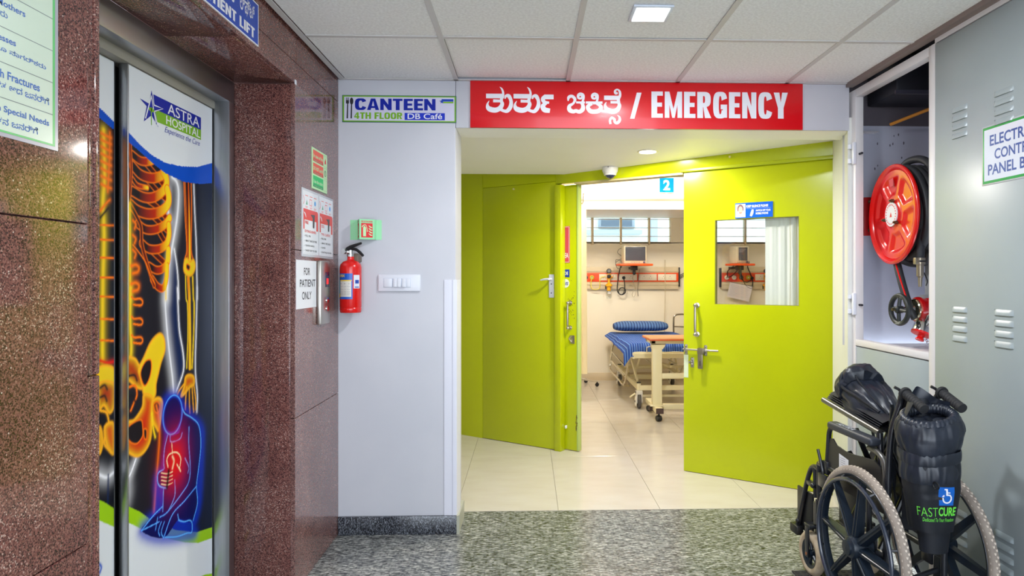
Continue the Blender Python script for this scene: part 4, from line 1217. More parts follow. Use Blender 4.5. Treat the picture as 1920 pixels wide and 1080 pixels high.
# right-hand leaf with the vision panel, bolt and lock
d = pstruct('door_4')
a0, a1, z0, z1 = 2.292, 2.857, 1.199, 1.787
lf = MB()
lf.box(2.065, a0, 0.012, 0.052, 0.004, 2.136).box(a1, 3.066, 0.012, 0.052, 0.004, 2.136)
lf.box(a0, a1, 0.012, 0.052, 0.004, z0).box(a0, a1, 0.012, 0.052, z1, 2.136)
lf.done('door_leaf', M_lime, d)
rv = MB()
rv.box(a0 - 0.001, a0 + 0.004, 0.014, 0.0525, z0, z1).box(a1 - 0.004, a1 + 0.001, 0.014, 0.0525, z0, z1).box(a0, a1, 0.014, 0.0525, z0 - 0.001, z0 + 0.003).box(a0, a1, 0.014, 0.0525, z1 - 0.003, z1 + 0.001)
rv.done('glazing_bead', mat('bead_olive', (140, 140, 40), 0.5), d)
bl(a0 + 0.004, a1 - 0.004, 0.030, 0.034, z0, z1).done('glass_pane', glass('vision_glass', (244, 246, 246), 0.05), d)
pull(d, 2.164, 0.985, 1.190, 0.012)
tb = MB()
for s_ in (2.083, 2.199 + 0.028):
    tb.box(s_ - 0.011, s_ + 0.011, 0.006, 0.012, 0.836, 0.910, bev=0.002)
    for z in (0.845, 0.901): tb.ball((s_, 0.004, z), 0.0045, 8, 6)
    tb.box(s_ - 0.009, s_ + 0.009, -0.014, 0.010, 0.862, 0.888, bev=0.005)
tb.cyl((2.064, -0.004, 0.875), (2.322, -0.004, 0.875), 0.0065)
tb.done('slide_bolt', M_nickel, d)
MB().box(2.176, 2.222, -0.022, 0.006, 0.848, 0.890, bev=0.003).box(2.178, 2.216, -0.020, -0.008, 0.744, 0.850, bev=0.007).done('hasp', mat('hasp_pewter', (150, 142, 120), 0.35, metal=0.8), d)
MB().box(2.195, 2.199, -0.0212, -0.0195, 0.765, 0.800).done('key_slot', M_black, d)
pk = MB().box(2.118, 2.142, 0.006, 0.012, 0.748, 0.818, bev=0.004)
pk.ball((2.130, 0.002, 0.770), 0.006, 8, 6).lathe([(0.0, 0), (0.011, 0.0), (0.011, 0.010), (0.006, 0.024), (0.0, 0.024)], (2.118, 0.006, 0.785), (0, -1, 0), 12).ball((2.130, 0.004, 0.806), 0.006, 8, 6)
pk.done('staple', M_nickel, d)
tape(d, 2.066, 2.099, 0.672, 0.835, 0.0118, mat('masking_tape', (214, 224, 190), 0.6), 'tape_strip')

# sign above the vision panel
t = thing('silence_sign', 'blue sign asking for silence and phones off above the door window', 'sign', (*on_part(2.438), 1.791), PANG)
board(t, 0, 0.252, 0, 0.103, mat('sign_bright_blue', (0, 92, 206), 0.3), 0.007, yb=0.0118)
board(t, 0.004, 0.070, 0.006, 0.096, mat('photo_pale', (216, 222, 232), 0.4), 0.0066, 'portrait_field', 0.007)
MB().disc(0.036, 0.058, 0.0165, 0.0062, 20, 0.026).rect(0.028, 0.046, 0.020, 0.04, 0.0062).done('portrait_face', mat('skin_print', (222, 172, 152), 0.5), t, 0)
MB().ribbon([(0.018, 0.048, 0.006), (0.020, 0.074, 0.010), (0.036, 0.088, 0.013), (0.052, 0.074, 0.008), (0.054, 0.050, 0.005)], 0.0059, 4).done('portrait_hair', mat('hair_print', (120, 84, 84), 0.5), t, 0)
MB().flat([(0.012, 0.008), (0.062, 0.008), (0.056, 0.022), (0.046, 0.028), (0.028, 0.028), (0.016, 0.022)], 0.0060).done('portrait_shirt', mat('shirt_print', (212, 204, 206), 0.5), t, 0)
MB().text('KEEP SILENCE PLEASE', 0.076, 0.222, 0.070, 0.086, 0.0066, 0.03).text('SWITCH OFF YOUR', 0.140, 0.238, 0.040, 0.053, 0.0066, 0.03).text('MOBILE PHONE', 0.140, 0.222, 0.020, 0.034, 0.0066, 0.03).rect(0.074, 0.24, 0.063, 0.0638, 0.0066).done('lettering', M_wprint, t, 0)
MB().ribbon([(0.106, 0.010, 0.014), (0.114, 0.030, 0.020), (0.120, 0.056, 0.014)], 0.0064, 4).done('phone_pictogram', mat('phone_print', (190, 196, 190), 0.4), t, 0)

# gathered curtain hung behind the vision panel
t = thing('window_curtain', 'off-white curtain gathered over the right half of the door window', 'curtain', (*on_part(2.626, 0.062), 1.185), PANG)


def cur(w_, h_, amp, waves, x0=0.0, seed=0):
    def f(u, v):
        x = x0 + w_ * u
        ph = u * waves * 2 * PI
        k = 0.12 + 1.1 * u ** 2.2
        return (x, amp * k * (math.sin(ph) + 0.4 * math.sin(ph * 2.3 + 1 + seed)) + 0.004 * noise.noise(Vector((x * 9, v * 4, seed))), h_ * v)
    return f


M_curt = mat('curtain_off_white', (246, 246, 236), 0.85, sheen=0.2)
cm = MB().grid(cur(0.27, 0.61, 0.010, 4.2), 70, 12)
cm.done('cloth', M_curt, t, 60)
for x in (0.165, 0.205, 0.24): MB().tube([(x, -0.014 + 0.003 * math.sin(x * 90), 0.0), (x + 0.004, -0.014, 0.3), (x + 0.001, -0.013, 0.60)], 0.0012, 6).done('hem_fold', mat('curtain_seam', (206, 190, 140), 0.8), t)
MB().cyl((-0.35, 0.0, 0.605), (0.28, 0.0, 0.605), 0.004).done('rod', M_nickel, t)

# ================================================================ RIGHT-HAND CABINETS (frame: x towards the camera from Y=3.63, y into the wall)
def cab(y):      # world Y -> local x
    return 3.63 - y


t = thing('hose_cabinet', 'white-framed open fire hose cabinet built into the wall beside the lobby', 'cabinet', (XR, 3.63, 0), RIGHT)
fr = MB()
fr.box(-0.044, 0.041, 0, 0.045, 0, 2.415, bev=0.003)
fr.box(0.041, cab(2.92), 0, 0.045, 2.372, 2.415, bev=0.003)
fr.box(cab(2.92), cab(2.873), -0.002, 0.045, 0, 2.415, bev=0.003)
fr.box(0.041, cab(2.92), -0.002, 0.045, 1.014, 1.047, bev=0.003)
fr.done('frame', M_frame, t)
bl(0.043, cab(2.922), 0.004, 0.02, 0.03, 1.008, bev=0.002).done('lower_panel', M_gcab, t)
bl(0.0, cab(2.9), 0.02, 0.62, 1.0, 1.02).done('shelf', M_frame, t)
MB().lathe([(0.0, 0.0), (0.012, 0.0), (0.012, 0.010), (0.009, 0.016), (0.011, 0.024), (0.0, 0.027)], (cab(2.948), 0.0, 0.858), (0, -1, 0), 20).done('lock_knob', M_chrome, t)
for z in (2.06, 1.235):
    h = MB().box(0.024, 0.046, -0.014, 0.004, z - 0.055, z + 0.065, bev=0.003).done('hinge', M_wp, t)
    for dz in (-0.035, 0.045): MB().cyl((0.012, -0.018, z + dz - 0.012), (0.012, -0.018, z + dz + 0.012), 0.011).done('hinge_knuckle', M_wp, h)
    MB().cyl((0.046, 0.02, z), (0.075, 0.02, z), 0.006).done('hinge_pin', M_ink, h)
bl(cab(2.932), cab(2.92), 0.01, 0.03, 2.33, 2.372, bev=0.002).done('latch_keep', M_wp, t)

# the recess behind it
n_ = struct('wall_recess')
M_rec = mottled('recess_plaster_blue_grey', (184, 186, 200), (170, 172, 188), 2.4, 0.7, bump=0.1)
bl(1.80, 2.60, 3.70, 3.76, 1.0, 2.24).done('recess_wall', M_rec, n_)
bl(1.80, 2.60, 3.70, 3.76, 2.24, 2.6).done('recess_wall_upper', mat('plaster_upper_dark', (92, 86, 92), 0.9), n_)  # top of the recess wall in a darker tone
bl(2.54, 2.60, 2.3, 3.76, 1.0, 2.6).done('recess_back', M_rec, n_)
bl(1.836, 2.60, 2.60, 2.66, 1.0, 2.6).done('recess_side', M_rec, n_)
sp = MB()
rr = random.Random(11)
for k in range(60):
    x, z = 1.93 + rr.random() * 0.3, 1.72 + abs(rr.gauss(0, 0.22))
    if z > 2.2: continue
    a_ = 0.0015 + rr.random() * 0.003
    sp.add([(x + a_ * math.cos(q), 3.6995, z + a_ * (1 + rr.random() * 2) * math.sin(q)) for q in (0, 1.2, 2.5, 3.7, 5)], [(0, 1, 2, 3, 4)])
o = sp.done('plaster_specks', mat('speck_dark', (92, 88, 100), 0.9), n_, 0)
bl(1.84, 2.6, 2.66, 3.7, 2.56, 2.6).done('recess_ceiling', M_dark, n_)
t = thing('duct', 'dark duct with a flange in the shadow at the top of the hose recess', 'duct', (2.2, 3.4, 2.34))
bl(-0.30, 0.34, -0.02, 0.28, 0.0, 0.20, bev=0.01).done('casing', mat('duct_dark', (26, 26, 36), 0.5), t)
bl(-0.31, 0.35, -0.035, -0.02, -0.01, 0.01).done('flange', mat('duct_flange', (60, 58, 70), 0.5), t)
o = MB().tube([(-0.12, 0.20, -0.06), (0.0, 0.06, -0.015), (0.10, -0.04, 0.02)], 0.009, 10).done('pipe', mat('pipe_ochre', (206, 132, 30), 0.5), None, loc=(2.12, 3.42, 2.29))
tag(o, 'ochre pipe slanting through the dark top of the hose recess', 'pipe')
o = MB().tube([(0, 0, 0), (0.05, -0.06, -0.22), (0.12, -0.12, -0.5)], 0.007, 8, smooth=4).done('cable', mat('cable_grey', (90, 92, 100), 0.5), None, loc=(2.08, 3.3, 2.42))
tag(o, 'grey cable hanging across the top of the hose recess', 'cable')

# hose reel
t = thing('hose_reel', 'red fire hose reel wound with thick black hose in the wall recess', 'hose reel', (1.885, 3.372, 1.709), -0.06)
RR = 0.252


def rw(r, x, a):
    return (x, r * math.cos(a), r * math.sin(a))


def dish(xs, sgn=-1):
    # profile across the face: rolled rim, sunk web with embossed fields, raised hub
    fn = lambda u, v: None
    V, F = [], []
    nu, nv = 96, 30
    for j in range(nv + 1):
        r = RR * j / nv
        for i in range(nu):
            a = 2 * PI * i / nu
            q = r / RR
            d = 0.0
            if q > 0.90: d = 0.016 * math.sin((q - 0.90) / 0.10 * PI * 0.75)
            if 0.36 < q < 0.82:
                k = (a / (2 * PI) * 6 + 0.2) % 1
                e = min(min(k, 1 - k) * (6 * q) * 0.9, (q - 0.36) * 8, (0.82 - q) * 8)
                d -= 0.012 * max(0, min(1, (e - 0.35) * 3))
            if q < 0.30: d += 0.008 * min(1, (0.30 - q) * 12)
            V.append(rw(r, xs + sgn * d, a))
    for j in range(nv):
        for i in range(nu):
            k = (i + 1) % nu
            F.append((j * nu + i, j * nu + k, (j + 1) * nu + k, (j + 1) * nu + i))
    return V, F


m1 = MB()
m1.add(*dish(-0.004))
m1.add(*dish(0.004))
m1.torus((-0.008, 0, 0), (1, 0, 0), RR - 0.004, 0.010, 72, 10)
m1.done('reel_disc', M_red, t, 50)
m1 = MB()
m1.add([(x + 0.20, y, z) for x, y, z in dish(0)[0]], dish(0)[1])
m1.torus((0.20, 0, 0), (1, 0, 0), RR - 0.004, 0.010, 60, 8)
m1.done('reel_disc', M_red, t, 50)
MB().cyl((0.0, 0, 0), (0.2, 0, 0), 0.10, seg=32).done('drum', M_rubber, t)
M_hose = mat('hose_black_rubber', (44, 46, 50), 0.55, bump=(60, 0.25, 2))
hs = []
for k in range(5):
    for j in range(36):
        a = 2 * PI * j / 36
        hs.append((0.030 + 0.036 * (k + j / 36), 0.232 * math.cos(a) + 0.010 * math.sin(3 * a + k), 0.232 * math.sin(a)))
MB().tube(hs, 0.021, 12).done('hose_coil', M_hose, t, 60)
hs = []
for k in range(4):
    for j in range(36):
        a = 2 * PI * j / 36 + 0.4
        hs.append((0.165 - 0.036 * (k + j / 36), 0.198 * math.cos(a), 0.198 * math.sin(a)))
MB().tube(hs, 0.020, 10).done('hose_coil', M_hose, t, 60)
# the free end loops over the top and hangs down to the nozzle
MB().tube([(0.06, 0.10, 0.215), (0.085, 0.03, 0.275), (0.10, -0.08, 0.268), (0.095, -0.18, 0.205), (0.080, -0.215, 0.10), (0.055, -0.195, -0.02), (0.042, -0.18, -0.14), (0.040, -0.175, -0.245)], 0.019, 14, smooth=6).done('hose_end', M_hose, t, 60)
MB().tube([(0.03, -0.02, -0.238), (0.065, -0.05, -0.255), (0.09, -0.12, -0.25), (0.09, -0.17, -0.20)], 0.017, 12, smooth=5).done('hose_loop', M_hose, t, 60)
MB().tube([(0.02, 0.02, -0.235), (0.02, -0.02, -0.32), (0.03, -0.07, -0.44), (0.05, -0.11, -0.53)], 0.019, 12, smooth=5).done('feed_hose', M_hose, t, 60)
MB().tube([(0.004, 0.0, -0.245), (0.010, -0.045, -0.34), (0.020, -0.09, -0.44)], 0.004, 6, smooth=4).done('feed_stripe', M_red, t)
nz = MB()
for z in (-0.235, -0.255): nz.lathe([(0.018, -0.006), (0.023, -0.006), (0.023, 0.006), (0.018, 0.006)], (0.040, -0.175, z), (0, 0, 1), 20)
nz.box(0.010, 0.032, -0.19, -0.165, -0.26, -0.228, bev=0.002)
nz.lathe([(0.0, -0.37), (0.008, -0.37), (0.010, -0.325), (0.016, -0.318), (0.017, -0.262), (0.0, -0.262)], (0.040, -0.175, 0), (0, 0, 1), 16)
nz.done('nozzle', mat('nozzle_brass_grey', (176, 166, 146), 0.3, metal=0.9), t)
MB().tube([(0.058, -0.175, -0.30), (0.072, -0.18, -0.34), (0.068, -0.175, -0.365)], 0.003, 6, smooth=3).done('nozzle_lever', M_black, t)
lb = MB().cyl((-0.018, 0, 0), (-0.012, 0, 0), 0.062, seg=36).done('hub_label', M_wp, t)
hb = MB()
for k in range(22):
    a = 2 * PI * k / 22
    hb.add([rw(0.050 + dr, -0.0186, a + da) for dr, da in ((-0.004, -0.07), (-0.004, 0.07), (0.004, 0.07), (0.004, -0.07))], [(0, 1, 2, 3)])
hb.add([(-0.0186, y, z) for y, z in ((-0.012, -0.014), (0.012, -0.014), (0.0, 0.012))], [(0, 1, 2)])
hb.done('label_print', M_redp, lb, 0)
for a in (1.75, 3.84, 5.93):
    MB().cyl(rw(0.070, -0.010, a), rw(0.070, -0.026, a), 0.009, seg=6).cyl(rw(0.070, -0.026, a), rw(0.070, -0.034, a), 0.005, seg=8).done('hub_bolt', mat('bolt_bronze', (96, 84, 60), 0.4, metal=0.8), t)
# handling print on the disc
MB().add([rw(r, -0.0045 + 0.0, a) for r, a in ((0.15, 1.3), (0.19, 1.3), (0.19, 1.55), (0.15, 1.55))], [(0, 1, 2, 3)]).done('disc_decal', mat('decal_crimson', (206, 20, 60), 0.4), t, 0)

t = thing('reel_bracket', 'dark red steel bracket bolted to the recess wall behind the hose reel', 'bracket', (1.84, 3.69, 1.62))
bl(0.045, 0.115, -0.012, 0.010, 0, 0.215, bev=0.002).done('plate', mat('bracket_red', (168, 14, 18), 0.35), t)
bl(0.10, 0.62, -0.05, 0.0, 0.06, 0.15, bev=0.002).done('arm', mat('bracket_red', (168, 14, 18)), t)
bl(0.30, 0.42, -0.30, -0.02, 0.315, 0.345, bev=0.002).done('top_guide', M_red, t)
for z in (0.03, 0.19): MB().lathe([(0, 0), (0.011, 0), (0.011, 0.008), (0.006, 0.010), (0.006, 0.018), (0, 0.018)], (0.075, -0.012, z), (0, -1, 0), 8).done('anchor_bolt', mat('bolt_bronze', (96, 84, 60)), t)

# landing valve below it
t = thing('landing_valve', 'red hydrant valve with a black handwheel and a chained red cap', 'valve', (1.93, 3.28, 1.224))
M_vred = mat('valve_red', (186, 8, 14), 0.25, coat=0.4)
hw = MB()
hw.torus((-0.07, 0, 0), (1, 0.08, 0), 0.070, 0.0125, 40, 10)
for k in range(4):
    a = PI / 4 * 0 + k * PI / 2 + 0.08
    hw.cyl((-0.075, 0, 0), (-0.07, 0.068 * math.cos(a), 0.068 * math.sin(a)), 0.010, 0.009, 8)
hw.lathe([(0, 0.02), (0.018, 0.02), (0.020, 0), (0.018, -0.012), (0.010, -0.018), (0, -0.018)], (-0.075, 0, 0), (1, 0, 0), 16)
hw.done('handwheel', mat('cast_black', (36, 40, 40), 0.45), t)
MB().lathe([(0, 0), (0.008, 0), (0.008, 0.012), (0, 0.012)], (-0.097, 0, 0), (-1, 0, 0), 6).done('wheel_nut', mat('bolt_bronze', (96, 84, 60)), t)
# cast words on the rim, one letter after another
wt = MB()
for word, a_st, sg in (('OPEN', 2.55, -1), ('SHUT', 1.15, -1), ('HYDRANT', 5.4, -1), ('CLOSE', 3.9, -1)):
    for k, c_ in enumerate(word):
        a = a_st + sg * 0.15 * k
        V, F = text_mesh(c_, 0.01, 0)
        cx = sum(v[0] for v in V) / len(V)
        sc = 0.015
        W = []
        for p, q in V:
            u, v = (p - cx) * sc, (q - 0.35) * sc
            W.append((-0.0832, -(0.070 + v) * math.cos(a) + -u * math.sin(a) * -1, (0.070 + v) * math.sin(a) + -u * -math.cos(a) * -1))
        wt.add(W, F)
wt.done('cast_lettering', mat('casting_bright', (176, 178, 170), 0.5), t, 0)
MB().lathe([(0, -0.06), (0.013, -0.06), (0.015, -0.02), (0.020, 0.0), (0.022, 0.012), (0, 0.012)], (-0.005, 0, 0), (1, 0, 0), 24).done('spindle', M_chrome, t)
MB().lathe([(0, 0), (0.050, 0), (0.054, 0.004), (0.054, 0.016), (0, 0.016)], (0.0, 0, 0), (1, 0, 0), 36).done('bonnet_flange', mat('polished_brass_chrome', (206, 200, 170), 0.12, metal=1.0), t)
MB().lathe([(0, 0.014), (0.062, 0.014), (0.064, 0.02), (0.064, 0.03), (0.055, 0.036), (0.058, 0.10), (0.07, 0.16), (0, 0.17)], (0.0, 0, 0), (1, 0, 0), 32).ball((0.11, 0, 0), 0.078, 24, 12).done('body', M_vred, t, 40)
MB().lathe([(0, 0.04), (0.075, 0.04), (0.078, 0.05), (0.078, 0.07), (0.050, 0.075), (0.050, 0.40), (0, 0.40)], (0.13, 0.02, 0), (0, 0, 1), 28).done('riser', mat('riser_grey', (128, 132, 136), 0.5), t, 40)
ax = Vector((-0.42, -0.10, -0.88)).normalized()
MB().lathe([(0, 0.03), (0.046, 0.03), (0.046, 0.075), (0.050, 0.080), (0.050, 0.125), (0, 0.125)], (0.085, -0.01, -0.005), ax, 28).done('outlet', M_chrome, t, 40)
e_ = Vector((0.085, -0.01, -0.005)) + ax * 0.123
MB().lathe([(0, 0), (0.052, 0), (0.050, 0.010), (0.018, 0.014), (0.014, 0.024), (0.020, 0.034), (0.020, 0.040), (0, 0.042)], e_, ax, 24).done('cap', mat('cap_red', (232, 20, 20), 0.3), t, 40)
MB().lathe([(0, 0), (0.022, 0), (0.020, 0.03), (0, 0.032)], Vector((0.06, -0.055, -0.055)), Vector((-0.4, -1, -0.1)), 16).done('outlet_lug', M_chrome, t)
cp = spline([(0.03, -0.045, -0.135), (0.045, -0.06, -0.165), (0.075, -0.065, -0.165), (0.10, -0.055, -0.12), (0.115, -0.05, -0.08)], 3)
for k in range(len(cp) - 1):
    c_ = (cp[k] + cp[k + 1]) / 2
    dr_ = (cp[k + 1] - cp[k]).normalized()
    ax_ = dr_.cross(Vector((0, 1, 0)) if k % 2 else Vector((1, 0, 0.3))).normalized()
    MB().torus(c_, ax_, 0.0085, 0.0018, 14, 6).done('chain_link', M_chrome, t)

# enamelled steel cupboard doors next to it
t = thing('electrical_cabinet', 'grey enamelled electrical cabinet door with louvred vents behind the wheelchair', 'cabinet', (XR, 3.63, 0), RIGHT)
x0 = cab(2.871)
dr = bl(x0, cab(1.90), -0.004, 0.02, 0.03, 2.408, bev=0.003).done('door', M_gcab, t)
dr2 = bl(cab(1.896), cab(0.9), -0.004, 0.02, 0.03, 2.408, bev=0.003).done('door', M_gcab, t)
bl(x0, cab(0.9), -0.004, 0.05, 2.412, 2.448).done('top_rail', M_frame, t)
bl(cab(0.9), cab(-1.25), -0.002, 0.05, 0.0, 2.448).done('side_filler', M_gcab, t)
bl(x0, cab(0.9), 0.012, 0.05, 0.0, 0.03).done('plinth', M_gcab, t)


def louvre(xa, xb, z):
    # pressed hood: bulges outwards, open along the bottom
    def f(u, v):
        x = xa + (xb - xa) * u
        e = min(1, min(u, 1 - u) * 7)
        return (x, -0.004 - 0.0065 * math.sin(PI / 2 * (1 - v)) * e ** 0.5, z + 0.022 * v)
    return MB().grid(f, 14, 6).grid(lambda u, v: (xa + (xb - xa) * (0.04 + 0.92 * u), -0.0045 - 0.004 * v, z + 0.001 - 0.002 * (1 - v)), 1, 1)


lm = None
for (ya, yb_) in ((2.752, 2.655), (2.498, 2.395)):
    for zs_ in ((2.072, 2.036, 2.000, 1.964), (1.240, 1.200, 1.160, 1.120), (0.402, 0.362, 0.322, 0.282)):
        for z in zs_:
            louvre(cab(ya), cab(yb_), z).done('louvre', M_gcab, dr, 50)
            bl(cab(ya) + 0.004, cab(yb_) - 0.004, -0.0048, -0.0035, z - 0.001, z + 0.004).done('louvre_slot', M_dark, dr)
for (ya, yb_) in ((1.75, 1.65), (1.45, 1.35)):
    for zs_ in ((2.072, 2.036, 2.000, 1.964), (1.240, 1.200, 1.160, 1.120)):
        for z in zs_: louvre(cab(ya), cab(yb_), z).done('louvre', M_gcab, dr2, 50)

t = thing('panel_sign', 'white green-edged sign reading ELECTRICAL CONTROL PANEL BOARD on the grey cabinet', 'sign', (XR - 0.004, 2.558, 1.748), RIGHT)
bl(-0.006, 0.426, -0.0022, 0, -0.006, 0.224, bev=0.0008).done('clear_cover', M_lam, t)
board(t, 0, 0.42, 0, 0.218, mat('sign_green', (20, 156, 66), 0.25), -0.0026, 'green_border', -0.0022)
board(t, 0.008, 0.412, 0.010, 0.208, mat('sign_white_gloss', (226, 230, 240), 0.12), -0.003, 'white_field', -0.0026)
MB().text('ELECTRICAL', 0.040, 0.330, 0.142, 0.184, -0.0033, 0.022).text('CONTROL', 0.066, 0.300, 0.087, 0.127, -0.0033, 0.022).text('PANEL BOARD', 0.030, 0.370, 0.030, 0.072, -0.0033, 0.022).done('lettering', mat('sign_text_blue', (16, 70, 150), 0.35), t, 0)
# right-hand corridor wall carrying on behind the cabinets
o = bl(1.86, 1.95, -1.25, 2.6, 0, 2.6).done('wall_right', M_white)
o['kind'] = 'structure'

# ================================================================ THE WARD BEYOND THE DOOR
YW = 9.0
wf = MB()
wf.box(-1.6, 0.60, YW, YW + 0.15, 0, 3.0).box(0.60, 4.4, YW, YW + 0.15, 0, 1.868).box(0.60, 4.4, YW, YW + 0.15, 2.205, 3.0)
wf.box(1.94, 2.56, YW, YW + 0.15, 1.86, 2.21).box(3.95, 4.4, YW, YW + 0.15, 1.86, 2.21)
o = wf.done('wall_far', M_room)
o['kind'] = 'structure'
o = bl(-0.6, 4.4, 7.88, YW, 2.20, 2.9).done('beam', M_room)
o['kind'] = 'structure'
o = bl(4.3, 4.4, 4.2, 9.1, 0, 2.9).done('wall_ward_right', M_room)
o['kind'] = 'structure'
o = bl(-0.5, -0.4, 5.98, 9.1, 0, 2.9).done('wall_ward_left', M_room)
o['kind'] = 'structure'
o = bl(2.0, 4.4, 4.14, 4.2, 0, 2.9).done('wall_ward_front', M_room)
o['kind'] = 'structure'
uw = MB().wallprism(on_part(-0.9, 0.02), on_part(3.2, 0.02), 2.45, 2.95, 0.06)
o = uw.done('wall_above_partition', M_room)
o['kind'] = 'structure'
o = bl(-0.6, 4.4, 4.1, 9.1, 2.85, 2.95).done('ceiling.003', M_room)
o['kind'] = 'structure'
o = bl(-0.4, 4.3, 8.985, YW, 0, 0.105, bev=0.002).done('baseboard_far', mat('skirting_beige', (206, 188, 156), 0.4))
o['kind'] = 'structure'
for px, py, lb_ in [(0.5, 7.0, 'square LED panel in the ward ceiling by the cream curtain'), (2.2, 6.4, 'square LED panel in the ward ceiling on the window curtain side'), (1.3, 6.5, 'square LED panel in the ward ceiling over the over-bed table')]:
    t = thing('ceiling_panel_lamp', lb_, 'lamp', (px, py, 2.85), group='ward ceiling lamps')
    bl(-0.3, 0.3, -0.3, 0.3, -0.012, 0.0, bev=0.002).done('trim_ring', M_wp, t)
    bl(-0.28, 0.28, -0.28, 0.28, -0.014, -0.011).done('diffuser', mat('led_diffuser_warm', (255, 250, 240)), t)

M_wfr = mat('window_frame_beige', (208, 190, 158), 0.45)
M_wg = glass('window_glass', (238, 246, 248), 0.06)
for nm, xs in (('window_1', (0.60, 0.872, 1.257, 1.642, 1.94)), ('window_2', (2.56, 2.96, 3.36, 3.95))):
    w_ = struct(nm)
    for k, x in enumerate(xs):
        wdt = 0.020 if k not in (1,) or nm == 'window_2' else 0.034
        bl(x - wdt / 2, x + wdt / 2, YW + 0.02, YW + 0.07, 1.86, 2.21, bev=0.003).done('mullion', M_wfr, w_)
        if k: bl(xs[k - 1], x, YW + 0.055, YW + 0.059, 1.868, 2.205).done('window_pane', M_wg, w_)
        if 0 < k < len(xs) - 1: bl(x - 0.014, x + 0.014, YW - 0.022, YW + 0.0, 1.832, 2.20, bev=0.003).done('grille_stile', M_wfr, w_)
    for z in (1.872, 1.950, 2.066, 2.180):
        bl(xs[0], xs[-1], YW - 0.012, YW + 0.002, z - 0.004, z + 0.004, bev=0.001).done('grille_bar', M_wfr, w_)
    bl(xs[0], xs[-1], YW + 0.0, YW + 0.15, 1.855, 1.870).done('sill', M_wfr, w_)
# neighbouring block seen through the window
t = thing('neighbour_building', 'pale grey building with dark windows seen through the ward window', 'building', (0, 12.5, 0))
bl(-4, 9, 0, 0.3, -3, 6).done('wall', mat('render_pale_grey', (206, 214, 212), 0.8), t)
for x0_, x1_ in ((0.35, 1.02), (1.32, 2.0)):
    for z in (0.9, 2.32):
        w_ = bl(x0_, x1_, -0.05, 0.0, z, z + 0.46, bev=0.01).done('window', mat('window_frame_grey', (140, 150, 158), 0.5), t)
        bl(x0_ + 0.05, x1_ - 0.05, -0.06, -0.05, z + 0.04, z + 0.42).done('pane', mat('pane_slate', (84, 98, 112), 0.2), w_)
bl(0.2, 2.1, -0.3, 0.0, 2.20, 2.27).done('sunshade', mat('concrete_grey', (150, 158, 160), 0.8), t)
bl(2.3, 2.42, -0.12, 0.0, -1, 6).done('downpipe', mat('pipe_grey', (150, 160, 170), 0.5), t)

# curtain rails, number board
t = thing('curtain_rail', 'white curtain rail across the ward in front of the beam', 'rail', (0, 7.80, 2.345))
bl(0.2, 4.2, -0.012, 0.012, -0.012, 0.014, bev=0.003).done('track', mat('rail_white', (236, 232, 226), 0.3), t)
for x in (0.62, 1.9, 3.2): MB().cyl((x, 0, 0.0), (x, 0.08, 0.0), 0.006).done('bracket', M_nickel, t)
t = thing('number_board', 'small bright blue board with a white 2 above the curtain rail', 'sign', (1.553, 7.86, 2.395))
bl(0, 0.180, -0.004, 0.0, 0, 0.182, bev=0.001).done('panel', mat('board_edge_white', (200, 220, 236), 0.3), t)
bl(0.006, 0.174, -0.006, -0.004, 0.006, 0.176).done('blue_field', mat('board_azure', (0, 120, 204), 0.8, spec=0.1), t)
MB().text('2', 0.050, 0.130, 0.030, 0.152, -0.0065, 0.03).done('lettering', M_wprint, t, 0)
bl(0.082, 0.096, -0.004, 0.02, -0.045, 0.0, bev=0.002).done('hanger', mat('rail_white', (236, 232, 226)), t)
t = thing('curtain_track', 'bent dark curtain track end on thin droppers by the door edge', 'rail', (0.50, 7.3, 2.22))
MB().tube([(-0.6, 0.1, 0.0), (0.02, 0.10, 0.0), (0.10, 0.02, -0.01), (0.08, -0.3, 0.0), (0.05, -0.7, 0.0)], 0.006, 8, smooth=4).done('track', mat('track_bronze', (120, 96, 70), 0.4, metal=0.5), t)
for p in ((0.0, 0.1), (0.095, 0.03)): MB().cyl((p[0], p[1], 0), (p[0], p[1], 0.62), 0.0025, seg=6).done('dropper', M_nickel, t)
t = thing('bed_curtain', 'cream hospital curtain hanging to the left inside the ward', 'curtain', (0.095, 7.4, 0.32))


def drape(w_, h_, amp, waves, seed=0):
    def f(u, v):
        sp_ = 0.97 + 0.03 * (1 - v) ** 0.5
        x = w_ * u * sp_
        return (x, amp * (0.6 + 0.4 * (1 - v)) * (math.sin(u * waves * 2 * PI) + 0.3 * math.sin(u * waves * 4.3 * PI + seed)), h_ * v)
    return f


MB().grid(drape(0.565, 1.896, 0.03, 5), 110, 16).done('cloth', mat('curtain_cream', (250, 232, 190), 0.85, sheen=0.2), t, 60)

# bed-head trunking units
M_tr = mottled('trunking_beige', (214, 198, 168), (206, 190, 160), 4, 0.35)
M_or = mat('trunking_orange', (226, 72, 14), 0.35)
M_soc = mat('socket_ivory', (232, 222, 202), 0.35)


